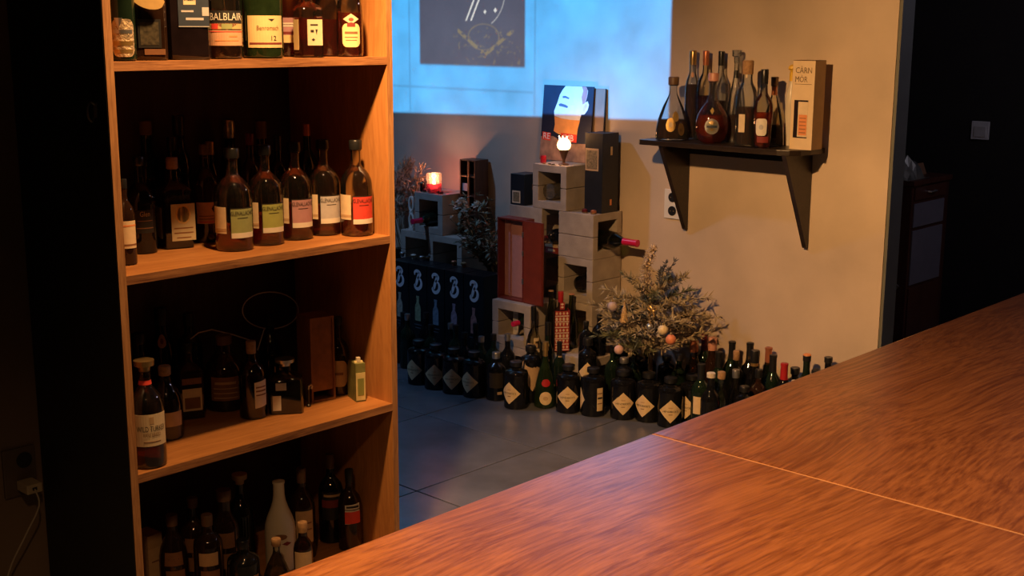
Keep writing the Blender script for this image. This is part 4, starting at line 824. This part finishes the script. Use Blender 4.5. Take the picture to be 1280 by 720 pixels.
bottle('tall square bottle covered in red and white woven patterns with a red cap', Vector((3.885, p.y, .1905)), 'square', hp, .0325, D_brown, cap=(C_red, 'tall'), face=12,
       labs=[dict(w=.060, z=(.03, .70), m=M_pat, bands=bands), dict(w=.060, z=(.03, .70), m=M_pat, side=1, bands=bands[:20]), dict(w=.02, z=(.72, .84), m=M_pat, bands=[(.2, .5, L_white, .1, .9, 'diamond'), (.6, .9, L_white, .1, .9, 'diamond')])])
for px, py, w_, cp in ((689, 364, 'cork beside the red capped patterned bottle', C_cork), (714.5, 367, 'pale stopper beside the red capped patterned bottle', C_pink)):
    xo = 3.885 if px < 700 else 3.962; p = atX(px, py, xo); bottle('olive glass bottle with a '+w_, Vector((xo, p.y, .1905)), 'burg', p.z-.1905, .0265 if px < 700 else .029, G_olive, None, (cp, 'cork'))
bottle('clear whisky bottle with a tall dark cap behind the torn label bottle', Vector((3.766, 3.388, .0005)), 'whisky', .385, .030, G_clear, (Q_amber, .3), (C_black, 'tall'), labs=[dict(w=.03, z=(.5, .66), m=L_cream, a=30), dict(w=.05, z=(.56, .60), m=L_tan, a=-10)])
bottle('slim dark bottle with a bright yellow strip label', Vector((3.752, 3.328, .0005)), 'slim', topz(677, 404, 3.752), .024, D_green, cap=(C_black, 'tall'), labs=[dict(w=.022, z=(.52, .74), m=L_gold, a=-5)])
bottle('tall bottle in a plain tan paper sleeve below the patterned bottle', Vector((3.748, 3.245, .0005)), 'wine', topz(692, 430, 3.748), .026, D_green, cap=(C_black, 'capsule'), labs=[dict(w=.034, z=(.3, .78), m=L_tan, a=8)])
for i, (x, y) in enumerate(((3.800, 3.200), (3.800, 3.297))):
    bottle('plain black bottle squeezed before the low concrete block', Vector((x, y, .0005)), 'whisky', .235+.02*i, .033, D_black, cap=((C_black, C_silver)[i], 'screw'), group='plain bottles before the low concrete block', seg=18)
for i, (x, y) in enumerate(((3.885, 3.205), (3.950, 3.188))):
    bottle('plain black bottle standing on the low concrete block', Vector((x, y, .1905)), 'whisky', .15+.02*i, .031, D_black, cap=(C_black, 'screw'), group='plain bottles on the low concrete block', seg=18)
RW = [  # px, py of the top, height, kind, glass, cap, style, label text, label
 (868, 425, .30, 'slim', G_amber, C_copper, 'tall', 'slim amber bottle with a copper cap beside the tree', None),
 (881, 421, .315, 'wine', D_green, C_wine, 'capsule', 'green wine bottle with a dark red capsule near the tree', L_cream),
 (889, 422, .315, 'slim', D_brown, C_pink, 'tall', 'brown bottle with a rose pink cap beside the dark red capsule', None),
 (899, 440, .28, 'wine', D_green, C_black, 'capsule', 'green bottle with a low black capsule among the wall bottles', None),
 (915.5, 428, .31, 'wine', D_green, C_black, 'capsule', 'wine bottle with a thick black capsule and pale crescent label', L_cream),
 (921, 437, .295, 'stout', G_olive, C_cork, 'cork', 'olive bottle closed with a natural cork', None),
 (936, 429, .315, 'wine', D_black, C_black, 'capsule', 'black wine bottle with a gold band below its capsule', None),
 (944, 435, .305, 'slim', G_smoke, C_black, 'tall', 'smoky bottle with a long black cap beside the gold banded one', None),
 (949, 456, .25, 'stout', D_brown, C_black, 'screw', 'short brown bottle with a white label among wine bottles', L_white),
 (961, 435, .305, 'burg', G_olive, C_copper, 'capsule', 'wide olive bottle with a copper topped capsule', None),
 (967, 440, .295, 'wine', D_green, C_black, 'capsule', 'green bottle with a matt capsule touching the copper topped one', None),
 (981, 450, .28, 'wine', D_black, C_red, 'capsule', 'black bottle with a bright red capsule by the plaster wall', L_pink if 'L_pink' in globals() else L_red),
 (994, 462, .25, 'gin', D_black, C_black, 'screw', 'low black round shouldered bottle right of the red capsule', None),
 (1009, 444, .315, 'wine', D_green, C_black, 'tall', 'dark bottle with an orange disc on its cap', L_cream),
 (1021, 457, .285, 'stout', D_brown, C_black, 'ball', 'brown bottle with a rounded black stopper near the doorway', None),
 (1035.5, 450, .315, 'wine', D_black, C_black, 'tall', 'last black capped bottle of the wall row beside the doorway', L_white)]
FWD[0] = .14
for px, py, h, kd, gm_, cp, st, words, lb in RW:
    p = tall(px, py, h); p = p*1.0
    t = bottle(words, p, kd, h, .035, gm_, None, (cp, st), labs=([dict(w=.05, z=(.28, .50), m=lb, a=-8, shape='round')] if lb else []), collar=((C_gold, .80, .84) if 'gold band' in words else None), seg=20)
    if 'orange disc' in words: MB().lathe([(.015, h), (.0155, h+.003), (.012, h+.006)], 14).build('disc', L_orange, t)
bottle('black bottle with a pale capsule standing forward near the bar', tall(889, 466, .27), 'wine', .27, .036, D_black, cap=(C_white, 'tall'))
bottle('clear empty bottle with a cork standing forward near the bar', tall(902, 468, .26), 'slim', .26, .030, G_clear, None, (C_cork, 'cork'))
bottle('clear flask with a cream heel label among the wall bottles', tall(920, 462, .24), 'jug', .24, .036, G_clear, None, (C_silver, 'screw'), labs=[dict(w=.03, z=(.1, .2), m=L_cream)])
bottle('green bottle with a cream shoulder label behind the last diamond bottle', tall(877, 455, .27), 'wine', .27, .036, D_green, cap=(C_black, 'capsule'), labs=[dict(w=.05, z=(.30, .55), m=M_dia, a=-6)])
FWD[0] = .02
# the crowd of black bottles between the front row and the wall
Rk = random.Random(5); n = 0
for iy in range(17):
    for ix in range(6):
        x = 3.66+.083*ix+Rk.uniform(-.008, .008)+.03*(iy % 2); y = 2.24+.079*iy+Rk.uniform(-.008, .008)
        if y > 3.25 or x > 4.155: continue
        if x < 3.87-.34*(y-2.62) and y < 3.3: continue            # the open floor before the front row
        if any(math.hypot(x-a, y-b) < c+.036 for a, b, z, c, hh in PLACED if z < .15): continue
        k = n % 5
        if k in (0, 2, 4): bottle('plain squat black bottle in the crowd behind the front row', Vector((x, y, .0005)), 'gin', .20+.012*(n % 2), .0355, D_black, cap=(C_black if k else C_silver, 'screw'), group='crowd of plain black bottles', seg=18)
        else: bottle('plain tall dark green bottle in the crowd behind the front row', Vector((x, y, .0005)), 'whisky', .225+.01*(n % 3), .034, D_green, cap=((C_black, C_silver)[n % 2], 'screw'), group='crowd of plain green bottles', seg=18)
        n += 1
for i, (x, y) in enumerate([(3.735+.045*(k % 2), 3.66+.078*k) for k in range(9)]+[(3.665, 3.44), (3.675, 3.53), (3.625, 3.60)]):
    h = .225+.012*((i*7) % 4)
    bottle('unlit dark bottle standing close to the gift boxes', Vector((x, y, .0005)), 'whisky', h, .036, D_black if i % 2 else D_green, cap=(C_silver if i % 3 == 0 else C_black, 'screw'), group='unlit bottles by the gift boxes', seg=18)
# ------------------------------------------------------------------ little artificial tree
M_fir = mat('fir_needles', (.16, .165, .085), .7, var=.3, scale=50); M_frost = mat('frosted_needles', (.42, .34, .21), .8, var=.2, scale=50); M_bark = mat('bark', (.07, .045, .025), .85, var=.3)
TR = Vector((3.985, 2.945, 0)); t = thing('artificial_tree', 'small frosted artificial fir tree decorated with baubles', 'tree', TR); R = random.Random(3)
MB().tube([(0, 0, 0), (0, .004, .20), (0, 0, .40), (0, .002, .50)], .012, 8, .004).build('trunk', M_bark, t, smooth=True)
MB().lathe([(.046, 0), (.048, .004), (.044, .05), (.03, .06)], 14).build('foot', M_black, t, smooth=True)
def bough(p0, p1, sag, nt, m_):
    pts = arc(p0, p1, sag, 7); MB().tube(pts, .0032, 5, .0012).build('branch', M_bark, t); mb = MB(); d = (Vector(p1)-Vector(p0)).normalized()
    for k in range(nt):
        q = R.uniform(.18, 1.0)*6.99; j = int(q); p = pts[j].lerp(pts[j+1], q-j); dd = d*.75+Vector((R.gauss(0, .6), R.gauss(0, .6), R.gauss(.12, .5))); e = dd.normalized()*R.uniform(.026, .044)
        leafmesh(mb, p, e, (R.gauss(0, 1), R.gauss(0, 1), R.gauss(0, 1)), e.length, .0062)
    tag(mb.build('needles', m_, t, fix=False), kind='stuff')
for lv in range(7):
    z = .25+.036*lv; rad = (.20, .25, .27, .25, .22, .18, .13)[lv]; nb = 7 if lv < 5 else 6
    for k in range(nb):
        a = 2*PI*(k+.5*(lv % 2))/nb+R.uniform(-.25, .25); q = R.uniform(.75, 1.08); tip = Vector((math.cos(a)*rad*q, math.sin(a)*rad*q, z+.02+.008*lv+R.uniform(-.03, .05)))
        if TR.x+tip.x > WALLX-.015: tip.x = WALLX-.015-TR.x-R.uniform(0, .02)
        if TR.y+tip.y > 3.215: tip.y = 3.215-TR.y
        m_ = M_frost if R.random() < .6 else M_fir
        bough((0, 0, z), tip, (0, 0, .012), 62, m_)
        if lv < 5:
            for s_ in (-1, 1):
                mid = tip*.55+Vector((0, 0, z*.45)); side = Vector((-math.sin(a), math.cos(a), 0))*s_*.06+tip*.18; side.z = R.uniform(-.01, .03); e = mid+side
                if TR.x+e.x > WALLX-.015: e.x = WALLX-.015-TR.x
                if TR.y+e.y > 3.215: e.y = 3.215-TR.y
                bough(mid, e, (0, 0, .004), 26, m_)
def bauble(px, py, x, r, m_, words):
    p = atX(px, py, x); t = thing('bauble', words, 'bauble', (p.x, p.y, p.z-r)); MB().ball((0, 0, r), r, 20, 12).build('ball', m_, t, smooth=True)
    MB().lathe([(.0045, 2*r-.002), (.0045, 2*r+.004), (.003, 2*r+.006)], 10).build('hanger', C_gold, t); MB().tube([(0, 0, 2*r+.005), (0, .004, 2*r+.016), (0, 0, 2*r+.022)], .0008, 5).build('loop', C_gold, t)
bauble(765.5, 383, 3.78, .0195, mat('dusty_rose_bauble', (.50, .38, .36), .6, var=.1), 'dull grey pink bauble on the side of the tree by the blocks')
bauble(773.5, 437, 3.74, .0185, mat('pearl_bauble', (.66, .40, .34), .18, var=.06), 'shiny pearl pink bauble hanging low on the tree')
bauble(828.5, 412.5, 3.77, .0200, mat('ivory_bauble', (.72, .58, .34), .45, var=.06), 'ivory bauble touching the orange one')
bauble(838.5, 424.5, 3.76, .0200, mat('orange_bauble', (.66, .22, .10), .5, var=.06), 'matt orange bauble below the ivory one')
bauble(812, 408, 3.78, .0125, C_silver, 'small silver bauble left of the ivory one')
# feather plume, grey sprig, small straw cone and gold bow tucked into the tree
t = thing('feather_plume', 'curly pale plume standing on top of the little tree', 'plume', atX(808, 358, 3.95)); mb = MB(); b0 = Vector(t.location)
pts = [atX(x, y, 3.95)-b0 for x, y in ((808, 358), (808, 345), (810, 330), (813, 318), (819, 308))]; MB().tube(pts, .002, 5).build('quill', M_stem, t)
R = random.Random(8)
for k in range(260):
    q = R.uniform(0, 3.99); j = int(q); p = pts[j].lerp(pts[j+1], q-j); leafmesh(mb, p, (R.gauss(0, 1), R.gauss(0, 1), R.gauss(.5, .7)), (0, 0, 1), R.uniform(.024, .046)*(1.2-.15*q), .010)
tag(mb.build('feather', mat('ivory_feather', (.70, .56, .40), .8, var=.2), t, fix=False), kind='stuff')
t = thing('grey_sprig', 'blue grey fir sprig standing up from the little tree', 'sprig', atX(826, 362, 3.94)); b0 = Vector(t.location)
for tipx in ((843, 327), (832, 330), (826, 338), (848, 352)):
    pts = arc((0, 0, 0), atX(tipx[0], tipx[1], 3.94)-b0, (0, .006, 0), 6); MB().tube(pts, .0016, 5).build('twig', M_bark, t); mb = MB()
    for k in range(46):
        p = pts[R.randrange(1, 7)]; d = (pts[6]-pts[0]).normalized(); leafmesh(mb, p, d*.7+Vector((R.gauss(0, .4), R.gauss(0, .4), R.gauss(0, .4))), (1, 0, 0), .022, .005)
    tag(mb.build('needles', mat('slate_needles', (.085, .09, .10), .7, var=.2), t, fix=False), kind='stuff')
t = thing('straw_cone', 'small straw coloured cone tree tucked into the branches', 'ornament', atX(780, 403, 3.82)); MB().lathe([(.016, 0), (.018, .004), (.013, .022), (.014, .024), (.009, .046), (.010, .048), (.004, .072), (.001, .086)], 14).build('cone', mat('straw_weave', (.55, .36, .18), .7, var=.35, scale=120, bump=.6), t); MB().ball((0, 0, .088), .004, 8, 6).build('tip', C_gold, t)
t = thing('gold_bow', 'small gold ribbon bow on the front of the tree', 'bow', atX(815, 390, 3.80)); b = MB()
for s in (-1, 1): MB().tube([(0, 0, .012), (0, s*.014, .024), (0, s*.020, .012), (0, s*.010, .004), (0, 0, .012)], .003, 6).build('loop', C_gold, t); MB().tube([(0, 0, .012), (0, s*.008, -.006), (0, s*.011, -.018)], .0026, 6).build('tail', C_gold, t)
MB().ball((0, 0, .012), .005, 10, 6).build('knot', C_gold, t)
# ------------------------------------------------------------------ wall shelf with bottles
M_shelf = wood('black_stained_wood', (.014, .009, .007), (.034, .022, .016), .35, 1, 110, 1.0)
SZ = 1.087; t = thing('wall_shelf', 'black stained wooden wall shelf on two tapering brackets', 'shelf', (4.10, 2.68, SZ))
def P2(x, y): return (x-4.10, y-2.68)
poly = [P2(4.198, 3.045), P2(4.198, 2.335), P2(4.10, 2.335), P2(4.045, 2.345), P2(4.010, 2.372), P2(3.995, 2.415), P2(3.992, 2.47), P2(3.992, 3.035), P2(4.000, 3.045)]
MB().prism(poly, -.020, 0, 2).build('board', M_shelf, t, bevel=.0015)
bx('back_rail', M_shelf, t, .086, .098, 2.40-2.68, 2.95-2.68, -.062, -.020)
for y, zt in ((2.945, .716), (2.392, .706)):
    mb = MB().prism([(-.095, -.020), (.097, -.020), (.097, zt-SZ), (.084, zt-SZ)], y-2.68-.009, y-2.68+.009, 1); mb.build('bracket', M_shelf, t, bevel=.001)
BOX[0] = (3.995, 4.199, 2.30, 3.05); FWD[0] = .06
def ws(px, py, x=None): p = atZ(px, py, SZ+.0005) if x is None else atX(px, py, x); return Vector((p.x, p.y, SZ+.0005))
M_box = mat('cream_card', (.70, .53, .33), .7, var=.04, scale=30); M_boxs = mat('lit_brown_card_side', (.46, .30, .15), .7, var=.08)  # carton side tone lightened in place of the lamp light grazing it
t = thing('whisky_carton', 'cream whisky carton with a die cut window at the end of the wall shelf', 'carton', (4.105, 2.362, SZ+.0005)); PLACED.append((4.105, 2.362, SZ, .05, .4))
w_, d_, h_ = .090, .075, .318
MB().box(-d_/2, d_/2, -w_/2, w_/2, 0, h_).build('body', M_boxs, t, bevel=.001); bx('front_face', M_box, t, -d_/2-.0008, -d_/2, -w_/2, w_/2, 0, h_); bx('top_flap', mat('dark_flap', (.16, .09, .04), .7), t, -d_/2, d_/2, -w_/2, w_/2, h_, h_+.0015)
sf = lambda u, v, off: (-d_/2-.0010-off, -u, v)
wn = MB(); wn.add([sf(-.033, .042, 0), sf(.024, .042, 0), sf(.024, .178, 0), sf(-.033, .178, 0)], [(0, 1, 2, 3)]); wn.build('window', mat('dark_window', (.022, .014, .016), .25), t, fix=False)
for u0, u1, v0, v1, m_ in ((-.016, .024, .046, .172, L_cream), (-.012, .022, .052, .126, L_orange)):
    q = MB(); q.add([sf(u0, v0, .0004 if m_ is L_cream else .0008), sf(u1, v0, .0004 if m_ is L_cream else .0008), sf(u1, v1, .0004 if m_ is L_cream else .0008), sf(u0, v1, .0004 if m_ is L_cream else .0008)], [(0, 1, 2, 3)]); q.build('window_print', m_, t, fix=False)
for k in range(5):
    q = MB(); z_ = .060+.013*k; q.add([sf(-.008, z_, .0012), sf(.018, z_, .0012), sf(.018, z_+.003, .0012), sf(-.008, z_+.003, .0012)], [(0, 1, 2, 3)]); q.build('print_line', L_brown, t, fix=False)
M_txt = mat('bronze_ink', (.14, .085, .035), .6)
put_text(sf, 'CÀRN', .000, .287, .026, .066, .0008).build('lettering', M_txt, t, fix=False); put_text(sf, 'MÒR', -.008, .255, .026, .050, .0008).build('lettering', M_txt, t, fix=False)
q = MB(); q.add([sf(-.034, .234, .0006), sf(.034, .234, .0006), sf(.034, .2355, .0006), sf(-.034, .2355, .0006)], [(0, 1, 2, 3)]); q.build('rule', M_txt, t, fix=False)
t = bottle('wide teardrop decanter with a gold flower relief at the end of the wall shelf', ws(840, 173, 4.06), 'bell', .245, .066, G_pale, (Q_dark, .33), (C_wood, 'cork'), asp=.62, labs=[dict(w=.042, z=(.14, .36), m=C_gold, shape='oval', u=-.010, bands=[(.3, .7, L_cream, .3, .7, 'oval')]), dict(w=.030, z=(.30, .46), m=C_gold, shape='oval', u=.012), dict(w=.030, z=(.08, .28), m=C_brass, shape='oval', u=.035)], face=4)
bottle('onion shaped cognac decanter with a silver crest on its belly', ws(889, 179, 4.05), 'onion', .265, .063, G_clear, (Q_red, .40), (C_pink, 'cork'), asp=.75, labs=[dict(w=.056, z=(.14, .36), m=C_silver, shape='oval', bands=[(.42, .56, L_navy, .15, .85), (.2, .4, C_brass, .3, .7, 'diamond'), (.6, .9, C_brass, .3, .7, 'diamond')]), dict(w=.02, z=(.42, .52), m=C_gold, shape='diamond')])
bottle('tall pale bottle with a white neck seal and small cream label', ws(931, 182, 4.05), 'slim', .315, .041, G_pale, (Q_dark, .46), (C_cork, 'tall'), labs=[dict(w=.024, z=(.17, .38), m=L_cream, a=-22), dict(w=.014, z=(.80, .97), m=L_cream, a=-12)])
bottle('dark red bottle with an oval white label and long black cap', ws(950, 182, 4.05), 'taper', .285, .037, G_clear, (Q_red, .45), (C_black, 'tall'), labs=[dict(w=.044, z=(.16, .38), m=L_white, shape='round', a=-8, bands=[(.35, .65, L_grey, .3, .7, 'oval')]), dict(w=.05, z=(.07, .15), m=L_maroon, a=5)])
bottle('flared decanter with a wooden stopper and dark amber spirit', ws(965, 182, 4.05), 'bell', .255, .044, G_clear, (Q_dark, .30), (C_wood, 'cork'), collar=(C_copper, .74, .86))
bottle('tall narrow bottle of dark amber spirit with a bronze neck seal', ws(863, 176, 4.12), 'slim', .345, .028, G_pale, (Q_dark, .62), (C_brass, 'tall'), labs=[dict(w=.02, z=(.70, .76), m=L_peach, shape='oval')])
bottle('bottle with a copper capsule behind the onion decanter', ws(879, 176, 4.165), 'whisky', .345, .033, G_clear, (Q_dark, .5), (C_copper, 'tall'))
bottle('bottle with a broad black cap behind the onion decanter', ws(898, 177, 4.165), 'whisky', .345, .033, G_pale, (Q_dark, .45), (C_black, 'tall'))
bottle('decanter with a clear flaring crystal stopper on the wall shelf', ws(911, 178, 4.12), 'bell', .35, .036, G_pale, (Q_dark, .3), (glass('crystal', (.8, .84, .88), .05, haze=.2), 'disc'), collar=(C_black, .70, .78))
bottle('pale yellow capped bottle squeezed in beside the cream carton', ws(976, 182, 4.172), 'slim', .30, .021, D_milk, None, (C_yellow, 'ball'), collar=(C_yellow, .80, .90))
# ------------------------------------------------------------------ sockets, switch, hook
def socket(label, loc, rz, kind):
    t = thing(kind, label, 'socket' if kind != 'light_switch' else 'switch', loc, rz); return t
t = socket('double power socket in a white plate below the wall shelf', (WALLX, 3.012, .812), 0, 'power_socket')
bx('plate', M_white, t, -.008, 0, -.041, .041, -.060, .060, .002)
for z in (-.028, .028):
    r_ = MB().lathe([(.020, 0), (.020, .002)], 20).build('socket_well', M_black, t); r_.rotation_euler = (0, -PI/2, 0); r_.location = (-.008, 0, z)
    for s in (-.008, .008): bx('contact', C_brass, t, -.0106, -.0098, s-.002, s+.002, z-.002, z+.002)
t = socket('small pale light switch on the dark wall beyond the doorway', (6.2, 2.592, 1.025), 0, 'light_switch')
bx('plate', M_white, t, -.010, 0, -.045, .045, -.045, .045, .003); bx('rocker', mat('switch_rocker', (.6, .58, .54), .4), t, -.014, -.010, -.030, .030, -.032, .020, .001)
t = socket('dark wall socket plate with a charger plugged in, beside the cabinet', (1.345, 2.935, .43), 0, 'power_socket')
Mdp = mat('brown_plate', (.10, .07, .05), .5)
bx('plate', Mdp, t, -.042, .042, -.008, 0, -.062, .062, .002)
for z in (.028,): r_ = MB().lathe([(.020, 0), (.020, .002)], 18).build('socket_well', M_black, t); r_.rotation_euler = (PI/2, 0, 0); r_.location = (.012, -.008, z)
t = thing('charger', 'pale plug-in charger in the wall socket beside the cabinet', 'charger', (1.352, 2.925, .398)); MB().box(-.020, .020, -.055, 0, -.012, .012).build('body', mat('ivory_plastic', (.42, .34, .24), .45), t, bevel=.003); bx('port', M_black, t, -.006, .006, -.0555, -.0548, -.004, .004)
tag(MB().tube(smooth_path([Vector((1.352, 2.872, .398)), Vector((1.350, 2.85, .360)), Vector((1.315, 2.86, .29)), Vector((1.275, 2.88, .20)), Vector((1.25, 2.89, .08)), Vector((1.25, 2.80, .006)), Vector((1.10, 2.70, .004))]), .0022, 6).build('charging_cable', mat('grey_cable', (.34, .29, .24), .5), smooth=True), 'thin charging cable hanging from the charger to the floor', 'cable')
t = bpy.data.objects.new('hook', None); COL.objects.link(t); t.parent = cab; t.location = (1.4025-1.815, 2.548-2.71, 1.345); t['label'] = 'small bent metal hook on the black side'; Mh = mat('dull_steel', (.34, .31, .26), .35, metal=.7)
bx('plate', Mh, t, -.002, 0, -.007, .007, -.022, .012); MB().tube(smooth_path([Vector((-.002, 0, .006)), Vector((-.012, 0, .012)), Vector((-.020, -.001, .0)), Vector((-.020, -.002, -.020)), Vector((-.012, -.002, -.030)), Vector((-.007, -.001, -.022))]), .0024, 8).build('bent_wire', Mh, t, smooth=True)
# ------------------------------------------------------------------ drawer chest in the dark room beyond the doorway
M_mah = wood('mahogany', (.045, .012, .008), (.090, .026, .016), .35, 2, 70); M_pan = mat('grey_drawer_front', (.17, .16, .19), .35, var=.08)
t = thing('drawer_chest', 'dark mahogany drawer chest with grey fronts beyond the doorway', 'chest', (5.40, 2.64, 0))
bx('body', M_mah, t, -.20, .17, -.185, .20, 0, .845, .004); bx('top', M_mah, t, -.21, .18, -.195, .21, .845, .868, .003)
def dw(x0, x1, z0, z1, m_): return bx('drawer', m_, t, x0, x1, -.192, -.185, z0, z1, .002)
for z0, z1, m_ in ((.78, .838, M_mah), (.66, .765, M_pan), (.40, .645, M_pan), (.03, .385, M_mah)):
    d = dw(-.185, .115, z0, z1, m_)
    if z0 > .7: MB().tube([(-.06, -.192, z0+.03), (-.055, -.204, z0+.03), (.005, -.204, z0+.03), (.010, -.192, z0+.03)], .004, 6).build('handle', C_silver, d, smooth=True)
bx('side_panel', M_pan, t, -.203, -.20, -.12, -.06, .46, .75); MB().tube([(-.208, .02, .16), (-.216, -.10, .34), (-.210, -.15, .40)], .008, 8).build('grab_rail', mat('dull_rail', (.16, .13, .10), .4), t, smooth=True)
Rp = random.Random(2); mb = MB(); n_ = 9
vs = []; fs = []
for i in range(n_):
    for j in range(n_): 
        u, v = i/(n_-1)-.5, j/(n_-1)-.5; e = max(0, .25-u*u-v*v)*.30; vs.append((u*.20, v*.17, max(.001, e+Rp.uniform(0, .035)*(e > .002))))
for i in range(n_-1):
    for j in range(n_-1): fs.append((i*n_+j, (i+1)*n_+j, (i+1)*n_+j+1, i*n_+j+1))
k_ = len(vs); vs += [(x, y, 0) for x, y, z in vs]; fs += [tuple(a+k_ for a in reversed(f)) for f in fs]
edge = [i*n_ for i in range(n_)]+[(n_-1)*n_+j for j in range(1, n_)]+[i*n_+n_-1 for i in range(n_-2, -1, -1)]+[j for j in range(n_-2, 0, -1)]
fs += [(edge[i], edge[(i+1) % len(edge)], edge[(i+1) % len(edge)]+k_, edge[i]+k_) for i in range(len(edge))]
o = MB().add(vs, fs).build('crumpled_foil', mat('crinkled_foil', (.85, .82, .70), .14, metal=.9, var=.2)); o.location = (5.28, 2.55, .8685); tag(o, 'crumpled silver foil bag lying on the mahogany chest', 'foil')
t = thing('paper_stack', 'small tilted brown folder lying behind the foil bag', 'folder', (5.46, 2.60, .8685)); MB().prism([(-.06, 0), (.06, 0), (.05, .012), (-.04, .05)], -.05, .05, 0).build('cover', L_brown, t); bx('sheet', L_tan, t, -.045, .045, -.05, .045, .0125, .0145)
